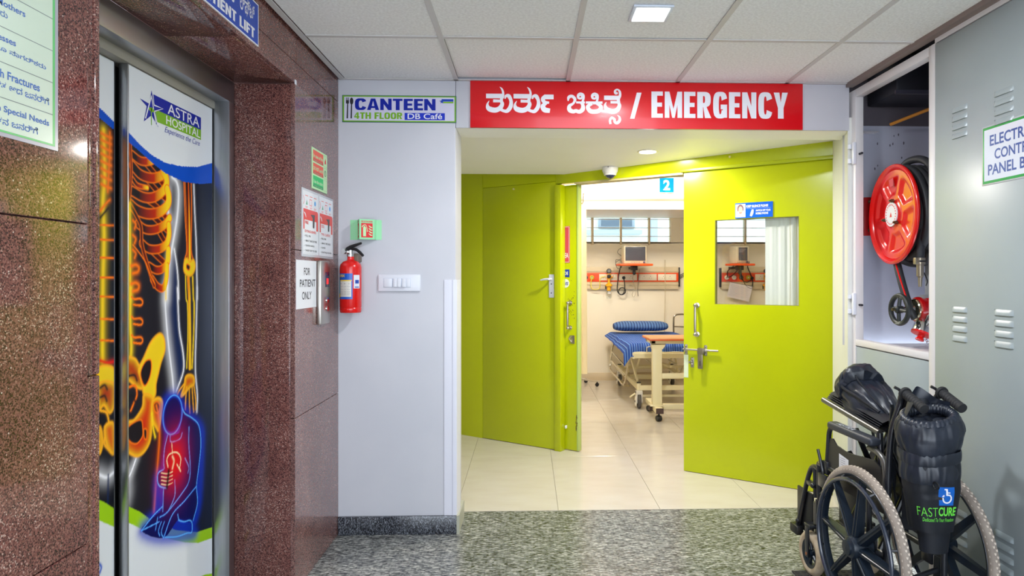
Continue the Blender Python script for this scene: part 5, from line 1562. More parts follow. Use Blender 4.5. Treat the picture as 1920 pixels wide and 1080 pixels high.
def headwall(label, x0, x1, plates, outlets, red_from=None):
    t = thing('bedhead_unit', label, 'service panel', (0, YW, 0))
    bl(x0, x1, -0.045, 0, 1.235, 1.535, bev=0.006).done('housing', M_tr, t)
    bl(x0, x1, -0.054, -0.045, 1.468, 1.49, bev=0.002).done('upper_ledge', M_tr, t)
    bl(x0, x1, -0.054, -0.045, 1.29, 1.318, bev=0.002).done('lower_ledge', M_tr, t)
    bl(x0 + 0.003, x1 - 0.003, -0.050, -0.045, 1.334, 1.456, bev=0.001).done('coloured_band', M_or, t)
    for a, b_ in plates:
        p = bl(a, b_, -0.056, -0.050, 1.352, 1.438, bev=0.002).done('socket_plate', M_soc, t)
        for c_ in ((a * 0.70 + b_ * 0.30), (a * 0.34 + b_ * 0.66)):
            h = MB().box(c_ - 0.003, c_ + 0.003, -0.057, -0.0555, 1.403, 1.413)
            h.box(c_ - 0.017, c_ - 0.011, -0.057, -0.0555, 1.380, 1.386).box(c_ + 0.011, c_ + 0.017, -0.057, -0.0555, 1.380, 1.386)
            h.done('socket_holes', M_ink, p)
    for x, m_ in outlets:
        g = MB().lathe([(0.012, 0), (0.030, 0), (0.030, 0.012), (0.024, 0.016), (0.014, 0.016), (0.012, 0.010)], (x, -0.050, 1.392), (0, -1, 0), 24).done('gas_outlet', m_, t)
        MB().lathe([(0, 0), (0.013, 0), (0.009, 0.014), (0, 0.014)], (x, -0.052, 1.392), (0, -1, 0), 16).done('outlet_core', M_chrome, g)
    return t


M_oblk = mat('outlet_black', (46, 42, 40), 0.4)
M_oyel = mat('outlet_yellow', (206, 190, 40), 0.4)
M_owht = mat('outlet_white', (214, 208, 200), 0.4)
t = headwall('long bed-head trunking with an orange socket band below the high window', 0.45, 2.035, [(0.957, 1.203), (1.225, 1.470), (1.488, 1.737), (1.752, 2.002)], [(0.775, M_oblk), (0.858, M_oyel)])
bl(2.035, 2.055, -0.05, 0.0, 1.27, 1.53, bev=0.003).done('end_cap', M_black, t)
for dz in (0.0, 0.02, 0.045): MB().tube([(2.05, -0.02, 1.37 + dz), (2.10, -0.02, 1.40 + dz), (2.14, -0.01, 1.42 + dz)], 0.004, 6, smooth=3).done('cable_tail', M_ink, t)
t = headwall('second bed-head trunking with four gas outlets seen through the door window', 2.62, 3.9, [(3.08, 3.32)], [(2.69, M_owht), (2.79, M_owht), (2.888, M_oblk), (2.985, M_oyel)])
bl(2.598, 2.62, -0.05, 0.0, 1.26, 1.52, bev=0.003).done('end_cap', M_black, t)
bl(2.628, 2.835, -0.0505, -0.0495, 1.335, 1.455).done('red_label_strip', mat('label_strip_red', (204, 54, 44), 0.4), t)


def monitor(label, slabel, x, z, w_, h_, yaw, side):
    s_ = thing('monitor_shelf', slabel, 'shelf', (x, YW - 0.28, z), yaw)
    bl(-w_ * 0.72, w_ * 0.72, -0.13, 0.13, -0.028, 0.0, bev=0.008).done('tray', mat('tray_orange', (232, 84, 20), 0.4), s_)
    b_ = MB().box(-0.04, 0.04, -0.03, 0.05, -0.085, -0.028, bev=0.006).cyl((0, 0, -0.085), (0, 0, -0.12), 0.02).ball((0, 0, -0.125), 0.022, 12, 8)
    b_.done('swivel', M_black, s_)
    bl(-0.02, 0.02, 0.04, 0.22, -0.07, -0.04).done('wall_arm', M_black, s_)
    m_ = thing('patient_monitor', label, 'monitor', (x, YW - 0.28, z + 0.001), yaw)
    M_mb = mat('monitor_cream', (222, 210, 184), 0.4)
    body = MB().box(-w_ / 2, w_ / 2, -0.06, 0.10, 0.0, h_, bev=0.012).box(-w_ / 2 + 0.03, w_ / 2 - 0.03, 0.08, 0.14, 0.02, h_ - 0.03, bev=0.01)
    body.done('case', M_mb, m_)
    ins = 0.018 if side == 0 else 0.03
    bl(-w_ / 2 + ins, w_ / 2 - ins, -0.063, -0.059, 0.038, h_ - 0.014, bev=0.001).done('screen', mat('screen_grey', (84, 86, 98), 0.12), m_)
    for k in range(6): MB().cyl((-0.055 + 0.022 * k, -0.059, 0.020), (-0.055 + 0.022 * k, -0.064, 0.020), 0.005, seg=8).done('key_button', mat('button_grey', (120, 112, 104), 0.5), m_)
    MB().lathe([(0, 0), (0.014, 0), (0.012, 0.012), (0, 0.014)], (w_ / 2 - 0.035, -0.06, 0.020), (0, -1, 0), 16).done('control_knob', mat('knob_violet', (84, 80, 110), 0.4), m_)
    MB().tube([(-w_ * 0.3, 0.03, h_ - 0.01), (-w_ * 0.25, 0.03, h_ + 0.018), (w_ * 0.25, 0.03, h_ + 0.018), (w_ * 0.3, 0.03, h_ - 0.01)], 0.007, 8, smooth=3).done('carry_handle', M_mb, m_)
    if side:
        for k in range(4): bl(w_ / 2 - 0.002, w_ / 2 + 0.004, -0.02, 0.03, 0.07 + 0.035 * k, 0.085 + 0.035 * k).done('side_port', M_ink, m_)
        for k in range(3): bl(-w_ / 2 + 0.04, -w_ / 2 + 0.10 + 0.02 * k, -0.0645, -0.0628, 0.15 + 0.016 * k, 0.154 + 0.016 * k).done('screen_text', mat('screen_text_grey', (170, 172, 180), 0.4), m_)
    return m_


monitor('patient monitor with a dark screen on the orange tray left of the door leaf', 'orange swivel tray under the monitor over the bed', 1.395, 1.572, 0.305, 0.235, 0.10, 0)
m2 = monitor('small patient monitor seen through the vision panel of the green door', 'orange swivel tray seen through the vision panel', 2.80, 1.575, 0.20, 0.225, 0.35, 1)


def cable(label, pts, r, m_, name='cable', sm=5, lc=(0, 0, 0)):
    o = MB().tube([(p[0] - lc[0], p[1] - lc[1], p[2] - lc[2]) for p in pts], r, 8, smooth=sm).done(name, m_, None, loc=lc)
    return tag(o, label, 'cable')


yc = YW - 0.07
cable('black monitor cable coiled below the bed-head trunking', [(1.24, YW - 0.22, 1.575), (1.235, yc, 1.50), (1.215, yc, 1.40), (1.20, yc, 1.28), (1.205, yc, 1.20), (1.25, yc, 1.162), (1.295, yc, 1.175), (1.31, yc - 0.01, 1.215), (1.285, yc - 0.01, 1.25), (1.24, yc - 0.01, 1.248), (1.215, yc - 0.01, 1.205), (1.235, yc - 0.01, 1.165), (1.275, yc - 0.015, 1.172), (1.297, yc - 0.02, 1.23), (1.295, yc - 0.01, 1.33), (1.288, yc, 1.375)], 0.0065, M_black, sm=6, lc=(1.2, yc, 1.2))
cable('tangled grey sensor leads at the left of the bed monitor', [(1.27, YW - 0.2, 1.78), (1.21, YW - 0.2, 1.77), (1.19, YW - 0.19, 1.72), (1.25, YW - 0.2, 1.66), (1.20, YW - 0.2, 1.62), (1.16, YW - 0.2, 1.58), (1.19, YW - 0.2, 1.51), (1.24, YW - 0.2, 1.53), (1.24, YW - 0.2, 1.60), (1.17, YW - 0.2, 1.63), (1.16, YW - 0.2, 1.56)], 0.004, mat('lead_grey', (112, 108, 98), 0.5), lc=(1.2, YW - 0.2, 1.6))
cable('thin white lead looping down from the bed monitor', [(1.44, YW - 0.2, 1.5), (1.41, yc, 1.40), (1.43, yc, 1.30), (1.46, yc, 1.25), (1.44, yc, 1.16), (1.42, yc, 1.13), (1.40, yc, 1.17), (1.43, yc, 1.25), (1.37, yc, 1.30), (1.34, yc, 1.24), (1.335, yc, 1.17)], 0.004, mat('lead_white', (190, 180, 160), 0.5), lc=(1.43, yc, 1.3))
cable('grey lead with a clip hanging right of the coiled cable', [(1.48, YW - 0.2, 1.5), (1.49, yc, 1.42), (1.48, yc, 1.30), (1.478, yc, 1.20), (1.482, yc, 1.14)], 0.004, mat('lead_grey', (112, 108, 98), 0.5), lc=(1.48, yc, 1.3))
cable('ivory cord dropping from the wall clip beside the sockets', [(1.846, yc, 1.63), (1.846, yc, 1.45), (1.848, yc, 1.15), (1.850, YW - 0.01, 0.75), (1.850, YW - 0.01, 0.45)], 0.0045, mat('cord_ivory', (200, 184, 150), 0.5), lc=(1.847, yc, 1.1))
cable('yellow tube looping between the gas outlets', [(0.858, yc, 1.385), (0.845, yc, 1.33), (0.85, yc, 1.26), (0.875, yc, 1.235), (0.94, yc, 1.235), (0.965, yc, 1.27), (0.965, yc, 1.35), (0.985, yc, 1.395), (1.04, yc, 1.405)], 0.006, mat('tube_yellow', (226, 206, 80), 0.4), lc=(0.9, yc, 1.3))
cable('black lead looping under the second monitor', [(2.74, YW - 0.22, 1.55), (2.70, yc, 1.48), (2.70, yc, 1.40), (2.76, yc, 1.42), (2.80, YW - 0.2, 1.50)], 0.006, M_black, lc=(2.74, yc, 1.45))
cable('black monitor cable running down to the plug through the door window', [(2.86, YW - 0.25, 1.62), (2.93, YW - 0.25, 1.60), (2.97, yc, 1.54), (3.01, yc, 1.44), (3.03, yc, 1.37), (2.96, yc, 1.33), (2.90, yc, 1.36), (2.86, yc, 1.46), (2.84, yc, 1.54)], 0.006, M_black, lc=(2.93, yc, 1.45))
cable('second black lead with a plug beside the curtain edge', [(2.87, yc, 1.50), (2.90, yc, 1.38), (2.95, yc, 1.28), (3.02, yc, 1.245), (3.04, yc, 1.30), (3.035, yc, 1.37)], 0.006, M_black, lc=(2.95, yc, 1.35))
for x, z, lb_ in ((1.288, 1.388, 'black plug in the sockets at the end of the coiled cable'), (3.035, 1.385, 'black plug in the socket seen through the door window')):
    o = MB().lathe([(0, 0), (0.022, 0), (0.020, 0.018), (0.010, 0.028), (0, 0.028)], (0, 0, 0), (0, -1, 0), 16).cyl((0, -0.016, -0.01), (0.004, -0.02, -0.045), 0.007).done('plug', M_black, None, loc=(x, YW - 0.056, z))
    tag(o, lb_, 'plug')

M_ry = mat('regulator_yellow', (240, 168, 16), 0.35)


def regulator(label, x, bottle=True):
    t = thing('suction_regulator', label, 'regulator', (x, YW - 0.06, 1.392))
    MB().lathe([(0, 0), (0.030, 0), (0.032, 0.01), (0.032, 0.032), (0, 0.034)], (0, -0.02, 0.088), (0, -1, 0), 24).done('gauge', M_oblk, t)
    MB().lathe([(0, 0), (0.022, 0), (0.022, 0.002), (0, 0.002)], (0, -0.054, 0.088), (0, -1, 0), 24).done('gauge_face', mat('gauge_face', (120, 126, 126), 0.3), t)
    MB().box(-0.026, 0.030, -0.05, 0.0, -0.028, 0.052, bev=0.010).cyl((0.02, -0.03, 0.0), (0.055, -0.03, 0.008), 0.010).box(-0.014, 0.014, -0.05, -0.015, -0.08, -0.02, bev=0.004).done('body', M_ry, t)
    MB().lathe([(0, 0), (0.026, 0), (0.026, 0.018), (0.012, 0.020), (0.012, 0.018)], (-0.002, -0.05, 0.016), (0, -1, 0), 20).done('dial_knob', M_black, t)
    MB().tube([(0.055, -0.03, 0.008), (0.065, -0.03, 0.03)], 0.006, 8).done('tube_nipple', M_chrome, t)
    MB().lathe([(0, 0), (0.018, 0.0), (0.045, -0.02), (0.047, -0.04), (0.026, -0.045), (0.024, -0.10), (0, -0.105)], (0, -0.035, -0.075), (0, 0, 1), 24).done('cap', M_ry, t)
    MB().box(-0.050, -0.036, -0.045, -0.028, -0.155, -0.105, bev=0.003).done('clip', M_black, t)
    if bottle:
        MB().lathe([(0.026, 0), (0.034, -0.015), (0.034, -0.10), (0.030, -0.108), (0, -0.108), ], (0, -0.035, -0.175), (0, 0, 1), 24).done('bottle', MATS['vision_glass'], t, 40)
        bl(-0.018, 0.020, -0.070, -0.069, -0.215, -0.200).done('bottle_label', M_wp, t)
    return t


regulator('yellow suction regulator with round black gauge on the long bed-head trunking', 1.083)
regulator('yellow suction regulator partly behind the curtain in the door window', 3.215, False)

t = thing('chart_sheet', 'tilted sheet of printed notes hanging under the second bed-head trunking', 'paper', (2.70, YW - 0.075, 1.335), 0.0)
a_ = -0.20
def rot(x, z): return (x * math.cos(a_) - z * math.sin(a_), x * math.sin(a_) + z * math.cos(a_))
MB().prism([rot(0.03, 0), rot(0.345, 0.0), rot(0.335, -0.21), rot(0.025, -0.20)], 0, 0.001).done('sheet', mat('sheet_lilac', (222, 214, 220), 0.6), t)
ln = MB()
for k in range(12):
    p, q = rot(0.05, -0.03 - 0.013 * k), rot(0.28 + 0.03 * rnd.random(), -0.03 - 0.013 * k)
    ln.ribbon([(p[0], p[1], 0.0025), (q[0], q[1], 0.0025)], -0.0006, 0)
ln.done('printed_lines', mat('print_grey', (172, 162, 172), 0.6), t, 0)
p, q = rot(-0.03, 0.004), rot(0.36, 0.006)
MB().tube([(p[0], -0.002, p[1]), (q[0], -0.002, q[1])], 0.004, 6).done('clip_rod', mat('rod_grey', (130, 120, 112), 0.4), t)

# ---------------- hospital bed: head against the far wall
t = thing('hospital_bed', 'cream tubular hospital bed with lowered side rail against the far wall', 'bed', (1.52, 7.95, 0))
M_cr = M_ivory


def bar(mb, p, q, w_=0.02, h_=0.03):
    """rectangular steel section between two points"""
    p, q = Vector(p), Vector(q)
    d_ = (q - p)
    L_ = d_.length
    x = d_.normalized()
    up = Vector((0, 0, 1)) if abs(x.z) < 0.95 else Vector((0, 1, 0))
    y = up.cross(x).normalized()
    z = x.cross(y)
    M = Matrix(((x.x, y.x, z.x, p.x), (x.y, y.y, z.y, p.y), (x.z, y.z, z.z, p.z), (0, 0, 0, 1)))
    return mb.box(0, L_, -w_, w_, -h_, h_, bev=0.003, M=M, seg=1)


W2, L2 = 0.40, 0.92
uf = MB()
for sx in (-1, 1): bar(uf, (sx * W2, -L2, 0.56), (sx * W2, L2, 0.56), 0.014, 0.034)
for y in (-L2, -0.4, 0.1, 0.5, L2): bar(uf, (-W2, y, 0.56), (W2, y, 0.56), 0.014, 0.026)
uf.done('upper_frame', M_cr, t)
bl(-W2, W2, -L2, L2, 0.585, 0.60, bev=0.003).done('mattress_deck', M_cr, t)
lf = MB()
for sx in (-1, 1): bar(lf, (sx * 0.34, -0.88, 0.215), (sx * 0.34, 0.80, 0.215), 0.018, 0.026)
for y in (-0.88, 0.80, -0.1): bar(lf, (-0.34, y, 0.215), (0.34, y, 0.215), 0.018, 0.026)
lf.done('lower_frame', M_cr, t)
lk = MB()
for sx in (-1, 1):
    bar(lk, (sx * 0.30, -0.55, 0.23), (sx * 0.33, -0.15, 0.54), 0.010, 0.018)
    bar(lk, (sx * 0.30, 0.10, 0.23), (sx * 0.33, 0.50, 0.54), 0.010, 0.018)
    bar(lk, (sx * 0.27, -0.15, 0.25), (sx * 0.27, -0.55, 0.50), 0.008, 0.014)
    bar(lk, (sx * 0.27, 0.50, 0.25), (sx * 0.27, 0.15, 0.50), 0.008, 0.014)
bar(lk, (-0.30, -0.3, 0.36), (0.30, -0.3, 0.36), 0.012, 0.012)
lk.tube([(0.0, -0.9, 0.44), (0.0, -0.2, 0.40), (0.0, 0.4, 0.46)], 0.014, 8)
lk.done('lift_linkage', M_cr, t)
cr = MB()
for x in (-0.2, 0.05): cr.cyl((x, -0.93, 0.47), (x, -0.55, 0.47), 0.010)
cr.tube([(-0.27, -0.98, 0.60), (-0.27, -1.0, 0.66), (-0.20, -1.0, 0.665), (-0.19, -0.93, 0.665)], 0.006, 8, smooth=3)
cr.done('crank', M_chrome, t)
for sx in (-1, 1):
    for y in (-0.88, 0.62):
        c_ = MB()
        c_.cyl((sx * 0.34, y, 0.19), (sx * 0.34, y, 0.265), 0.022, seg=16)
        lg = c_.done('leg', M_cr, t)
        MB().cyl((sx * 0.34, y, 0.265), (sx * 0.34, y, 0.275), 0.024).done('leg_cap', M_black, lg)
        x_ = sx * 0.34
        yy = y
        f_ = MB()
        f_.box(x_ - 0.034, x_ - 0.018, yy - 0.05, yy + 0.035, 0.055, 0.185, bev=0.012).box(x_ + 0.018, x_ + 0.034, yy - 0.05, yy + 0.035, 0.055, 0.185, bev=0.012).box(x_ - 0.034, x_ + 0.034, yy - 0.045, yy + 0.035, 0.145, 0.192, bev=0.010)
        f_.lathe([(0, 0), (0.055, 0), (0.05, 0.008), (0, 0.010)], (x_ - 0.033, yy - 0.02, 0.075), (-1, 0, 0), 24)
        cs = f_.done('caster', mat('caster_white', (226, 222, 212), 0.35), t)
        MB().lathe([(0.02, -0.017), (0.066, -0.017), (0.075, -0.010), (0.075, 0.010), (0.066, 0.017), (0.02, 0.017)], (x_, yy - 0.02, 0.075), (1, 0, 0), 28, caps=False).done('caster_tyre', mat('tyre_grey', (84, 80, 76), 0.7), cs)
        MB().cyl((x_ - 0.042, yy - 0.02, 0.075), (x_ - 0.047, yy - 0.02, 0.075), 0.012).done('axle_cap', M_oblk, cs)
br_ = MB()
bar(br_, (-0.30, -0.80, 0.115), (0.30, -0.80, 0.115), 0.018, 0.012)
br_.tube([(-0.34, -0.84, 0.17), (-0.42, -0.86, 0.12), (-0.42, -0.80, 0.10)], 0.010, 8, smooth=3)
br_.done('brake_bar', M_cr, t)
# lowered side rail, leaning outwards
sr = MB()
P0 = [(-0.44, 0.36, 0.60), (-0.47, 0.34, 0.50), (-0.50, 0.30, 0.32), (-0.50, 0.24, 0.245), (-0.47, -0.30, 0.21), (-0.46, -0.50, 0.19), (-0.44, -0.58, 0.25), (-0.42, -0.62, 0.42), (-0.41, -0.64, 0.58)]
sr.tube(P0, 0.012, 10, smooth=4)
sr.tube([(-0.475, 0.33, 0.47), (-0.44, -0.60, 0.40)], 0.009, 8).tube([(-0.49, 0.30, 0.36), (-0.45, -0.57, 0.30)], 0.009, 8)
sr.tube([(-0.44, 0.36, 0.60), (-0.40, 0.36, 0.57)], 0.012, 8)
sr.tube([(-0.455, -0.30, 0.205), (-0.42, -0.34, 0.15), (-0.36, -0.34, 0.145)], 0.012, 8)
sr.done('side_rail', mat('rail_chrome_warm', (206, 198, 180), 0.2, metal=1.0), t)
bl(-0.47, -0.33, -0.78, -0.60, 0.585, 0.620, bev=0.010).done('rail_catch', M_black, t)
# upright rail on the far side
MB().tube([(0.42, 0.86, 0.56), (0.42, 0.88, 0.82), (0.44, 0.88, 0.885), (0.52, 0.88, 0.90), (0.80, 0.88, 0.90), (0.86, 0.88, 0.86), (0.87, 0.88, 0.56)], 0.012, 10, smooth=4).tube([(0.425, 0.88, 0.74), (0.87, 0.88, 0.72)], 0.009, 8).done('far_rail', mat('rail_chrome_dark', (150, 144, 134), 0.25, metal=1.0), t)

# mattress cover, pillow
bl(-0.41, 0.41, -0.86, 0.90, 0.602, 0.665, bev=0.02).done('mattress', mat('mattress_navy', (30, 44, 96), 0.7), t)
M_strL = stripes('sheet_blue_stripe', [(0.0, (24, 62, 146)), (0.22, (96, 140, 206)), (0.34, (34, 80, 168)), (0.52, (20, 54, 132)), (0.70, (122, 162, 216)), (0.80, (30, 72, 158))], 20, 0.85, 0)
M_strP = stripes('pillow_blue_stripe', [(0.0, (22, 50, 112)), (0.36, (112, 150, 200)), (0.62, (30, 62, 132)), (0.80, (92, 134, 190))], 28, 0.85, 0)
t = thing('bed_sheet', 'blue striped sheet drooping over the foot of the hospital bed', 'sheet', (1.52, 7.95, 0.60))


def sheet(u, v):
    x = -0.50 + 0.96 * u
    y = -0.95 + 1.86 * v
    z = 0.085 - 0.02 * v + 0.006 * noise.noise(Vector((x * 5, y * 5, 1)))
    ex = max(0, -0.42 - x, x - 0.42)
    z -= 1.1 * ex * (0.5 + 0.7 * (1 - v)) + 0.012 * noise.noise(Vector((y * 3, 0, 7))) * (ex > 0)
    ey = max(0, -0.86 - y)
    z -= 1.5 * ey + 0.010 * noise.noise(Vector((x * 4, 1, 2))) * (ey > 0.02)
    if ey > 0: y = -0.88 - 0.35 * ey + 0.012 * math.sin(x * 34)
    if ex > 0 and x < 0: x = -0.43 - 0.9 * ex
    return (x, y, z)


sh = MB().grid(sheet, 60, 60)
sh.done('cloth', M_strL, t, 60)
t = thing('pillow', 'long blue striped pillow at the head of the hospital bed', 'pillow', (1.455, 8.60, 0.70))


def pillow(u, v):
    x = -0.36 + 0.72 * u
    a = 2 * PI * v
    e = max(0.0, 1 - abs(2 * u - 1) ** 5)
    pin = (0.22 + 0.78 * e ** 0.55) if 0 < u < 1 else 0.01
    return (x, 0.17 * pin * math.cos(a), 0.062 + 0.066 * pin * math.sin(a) + 0.004 * noise.noise(Vector((x * 9, a, 3))))


MB().grid(lambda u, v: pillow(u, v), 60, 24).done('cushion', M_strP, t, 60)
bl(0.335, 0.365, -0.03, -0.01, 0.05, 0.066).done('care_tag', M_wp, t)

# ---------------- over-bed table
t = thing('overbed_table', 'ivory over-bed table with an orange wood top in front of the bed', 'table', (1.26, 6.5, 0))
bl(-0.085, 0.75, -0.10, 0.32, 0.775, 0.80, bev=0.004).done('tabletop', mottled('wood_laminate_peach', (224, 168, 112), (210, 150, 92), 6, 0.35, stretch=(1, 8, 1)), t)
bl(-0.088, 0.753, -0.103, 0.323, 0.778, 0.792, bev=0.002).done('edge_band', mat('edge_orange', (206, 86, 28), 0.4), t)
sf = MB().box(-0.06, 0.72, -0.04, 0.0, 0.742, 0.774, bev=0.003).box(-0.06, 0.72, 0.22, 0.26, 0.742, 0.774, bev=0.003).box(-0.06, -0.02, -0.04, 0.26, 0.742, 0.774)
sf.done('top_frame', M_cr, t)
bl(-0.045, 0.048, -0.035, 0.035, 0.13, 0.735, bev=0.006).done('column', M_cr, t)
MB().prism([(-0.055, 0.735), (0.085, 0.735), (0.055, 0.69), (-0.05, 0.69)], -0.036, 0.036).done('column_bracket', M_cr, t)
bl(0.048, 0.75, -0.028, 0.028, 0.40, 0.45, bev=0.003).done('cross_rail', M_cr, t)
bs = MB().box(-0.035, 0.035, -0.16, 0.42, 0.085, 0.135, bev=0.004).box(0.035, 0.75, 0.05, 0.11, 0.085, 0.135, bev=0.004).box(0.70, 0.76, -0.16, 0.42, 0.085, 0.135, bev=0.004).box(-0.07, 0.07, -0.05, 0.05, 0.132, 0.145, bev=0.003)
bs.done('base', M_cr, t)
bl(-0.036, 0.036, -0.166, -0.158, 0.084, 0.136).done('end_cap', mat('end_cap_brown', (74, 54, 50), 0.5), t)
for x, y in ((0.0, -0.12), (0.0, 0.38), (0.73, -0.12), (0.73, 0.38)):
    c_ = MB().cyl((x, y, 0.06), (x, y, 0.088), 0.010)
    c_.lathe([(0, -0.024), (0.026, -0.024), (0.030, -0.016), (0.030, 0.016), (0.026, 0.024), (0, 0.024)], (x, y + 0.01, 0.031), (1, 0.3, 0), 20)
    c_.done('caster', M_black, t)
MB().lathe([(0, -0.02), (0.028, -0.02), (0.028, 0.02), (0, 0.02)], (-0.045, 0.05, 0.10), (1, 0, 0), 16).done('end_plug', mat('end_cap_brown', (74, 54, 50)), t)

# ---------------- drip stand base under the curtain
t = thing('drip_stand', 'chrome drip stand whose wheeled feet show below the cream curtain', 'stand', (0.62, 8.55, 0))
MB().cyl((0, 0, 0.06), (0, 0, 1.75), 0.012).done('pole', M_chrome, t)
for k in range(5):
    a = 2 * PI * k / 5 - 0.25
    l_ = MB().tube([(0, 0, 0.10), (0.10 * math.cos(a), 0.10 * math.sin(a), 0.085), (0.27 * math.cos(a), 0.27 * math.sin(a), 0.055)], [0.012, 0.011, 0.008], 8).done('leg', M_chrome, t)
    MB().lathe([(0, -0.012), (0.024, -0.012), (0.024, 0.012), (0, 0.012)], (0.27 * math.cos(a), 0.27 * math.sin(a), 0.025), (0.3, 1, 0), 16).cyl((0.27 * math.cos(a), 0.27 * math.sin(a), 0.03), (0.27 * math.cos(a), 0.27 * math.sin(a), 0.06), 0.008).done('caster', M_black, l_)
MB().lathe([(0, 0.06), (0.03, 0.06), (0.035, 0.09), (0.02, 0.13), (0, 0.13)], seg=20).done('hub', M_chrome, t)

# ================================================================ WHEELCHAIR, folded, seen from behind (frame: x right, y forward)
t = thing('wheelchair', 'folded black wheelchair with grey tyres parked against the grey cabinet', 'wheelchair', (1.4875, 2.622, 0), math.radians(4))
M_fr = mat('frame_black_enamel', (30, 32, 38), 0.3, coat=0.3)
M_mag = mat('wheel_nylon_blue_black', (24, 34, 46), 0.32)
M_tyre = mottled('tyre_grey_beige', (158, 146, 134), (140, 128, 118), 14, 0.75)
M_pad = mat('armrest_pu_grey', (46, 50, 60), 0.5)
M_vinyl = mottled('vinyl_blue_black', (30, 36, 50), (22, 27, 38), 12, 0.40, bump=0.25, spec=0.6)
M_nylon = mottled('nylon_black', (18, 22, 32), (14, 17, 25), 20, 0.55, bump=0.15)
M_silv = mat('tube_worn_grey', (120, 118, 114), 0.35, metal=0.8)
RW, ZW = 0.312, 0.312
for sx in (-1, 1):
    X0 = sx * 0.1675
    wh = MB().lathe([(RW - 0.040, -0.014), (RW - 0.030, -0.017), (RW - 0.026, -0.012), (RW - 0.026, 0.012), (RW - 0.030, 0.017), (RW - 0.040, 0.014), (RW - 0.044, 0.0), (RW - 0.040, -0.014)], (X0, 0, ZW), (1, 0, 0), 80, caps=False).done('wheel', M_mag, t, 50)
    # tyre with tread lugs
    ty = MB()
    prof = [(RW - 0.032, -0.014), (RW - 0.020, -0.0185), (RW - 0.008, -0.015), (RW, -0.008), (RW + 0.001, 0.0), (RW, 0.008), (RW - 0.008, 0.015), (RW - 0.020, 0.0185), (RW - 0.032, 0.014)]
    ty.lathe(prof, (X0, 0, ZW), (1, 0, 0), 96, caps=False)
    ty.done('tyre', M_tyre, wh, 60)
    tr_ = MB()
    nT = 84
    for k in range(nT):
        for row, (xo, rr_) in enumerate(((-0.0125, RW - 0.0115), (-0.004, RW - 0.0005), (0.0045, RW - 0.0005), (0.0130, RW - 0.0115))):
            a = 2 * PI * (k + 0.5 * (row % 2)) / nT
            nrm = (-0.75 if row == 0 else 0.75 if row == 3 else 0)
            pts = [(xo - 0.0035, a - 0.016), (xo - 0.0035, a + 0.006), (xo, a + 0.018), (xo + 0.0035, a + 0.006), (xo + 0.0035, a - 0.016), (xo, a - 0.006)]
            lo, hi = [], []
            for px, pa in pts:
                d_ = (px - xo) * nrm * -1.0 * (1 if row in (0, 3) else 0)
                for lst, q in ((lo, -0.001), (hi, 0.0018)):
                    r_ = rr_ + q * (1 if not nrm else 0.7) + (px - xo) * (0.9 if row == 0 else -0.9 if row == 3 else 0)
                    lst.append((X0 + px + q * nrm, r_ * math.cos(pa), ZW + r_ * math.sin(pa)))
            n0 = 6
            tr_.add(lo + hi, [tuple(range(n0, 2 * n0))] + [(i, (i + 1) % n0, (i + 1) % n0 + n0, i + n0) for i in range(n0)])
    o = tr_.done('tread', mat('tread_light', (212, 198, 182), 0.8), wh, 0)
    o['kind'] = 'stuff'
    for k in range(8):
        a = PI / 2 + 0.06 + k * PI / 4
        s_ = MB()
        p0 = Vector((X0 - 0.012 * sx * -1, 0.045 * math.cos(a), ZW + 0.045 * math.sin(a)))
        p1 = Vector((X0, (RW - 0.040) * math.cos(a), ZW + (RW - 0.040) * math.sin(a)))
        dx = (p1 - p0).normalized()
        sd = Vector((0, -math.sin(a), math.cos(a)))
        V = []
        for p, w_, d_ in ((p0, 0.017, 0.018), (p1, 0.013, 0.010)):
            for q, e in ((-1, -1), (1, -1), (1, 1), (-1, 1)):
                V.append(p + sd * w_ * q * (0.75 if e * sx > 0 else 1) + Vector((d_ * e, 0, 0)))
        s_.add(V, [(0, 1, 2, 3), (7, 6, 5, 4), (0, 4, 5, 1), (1, 5, 6, 2), (2, 6, 7, 3), (3, 7, 4, 0)])
        s_.tube([p0 + Vector((sx * 0.019, 0, 0)), p1 + Vector((sx * 0.011, 0, 0))], 0.0035, 6)
        s_.done('spoke', M_mag, wh)
    MB().lathe([(0, -0.045), (0.034, -0.045), (0.042, -0.035), (0.046, 0.0), (0.046, 0.028), (0.040, 0.046), (0.030, 0.052), (0.029, 0.060), (0, 0.063)], (X0, 0, ZW), (sx, 0, 0), 32).done('hub', M_mag, wh, 30)
    MB().torus((X0 + sx * 0.036, 0, ZW), (1, 0, 0), 0.262, 0.0085, 80, 10).done('push_rim', mat('push_rim_black', (44, 50, 64), 0.16, coat=0.6), wh)
    for k in range(8):
        a = PI / 2 + 0.06 + k * PI / 4 + PI / 8
        MB().cyl((X0 + sx * 0.010, 0.278 * math.cos(a), ZW + 0.278 * math.sin(a)), (X0 + sx * 0.036, 0.262 * math.cos(a), ZW + 0.262 * math.sin(a)), 0.005, seg=8).done('rim_bracket', M_fr, wh)

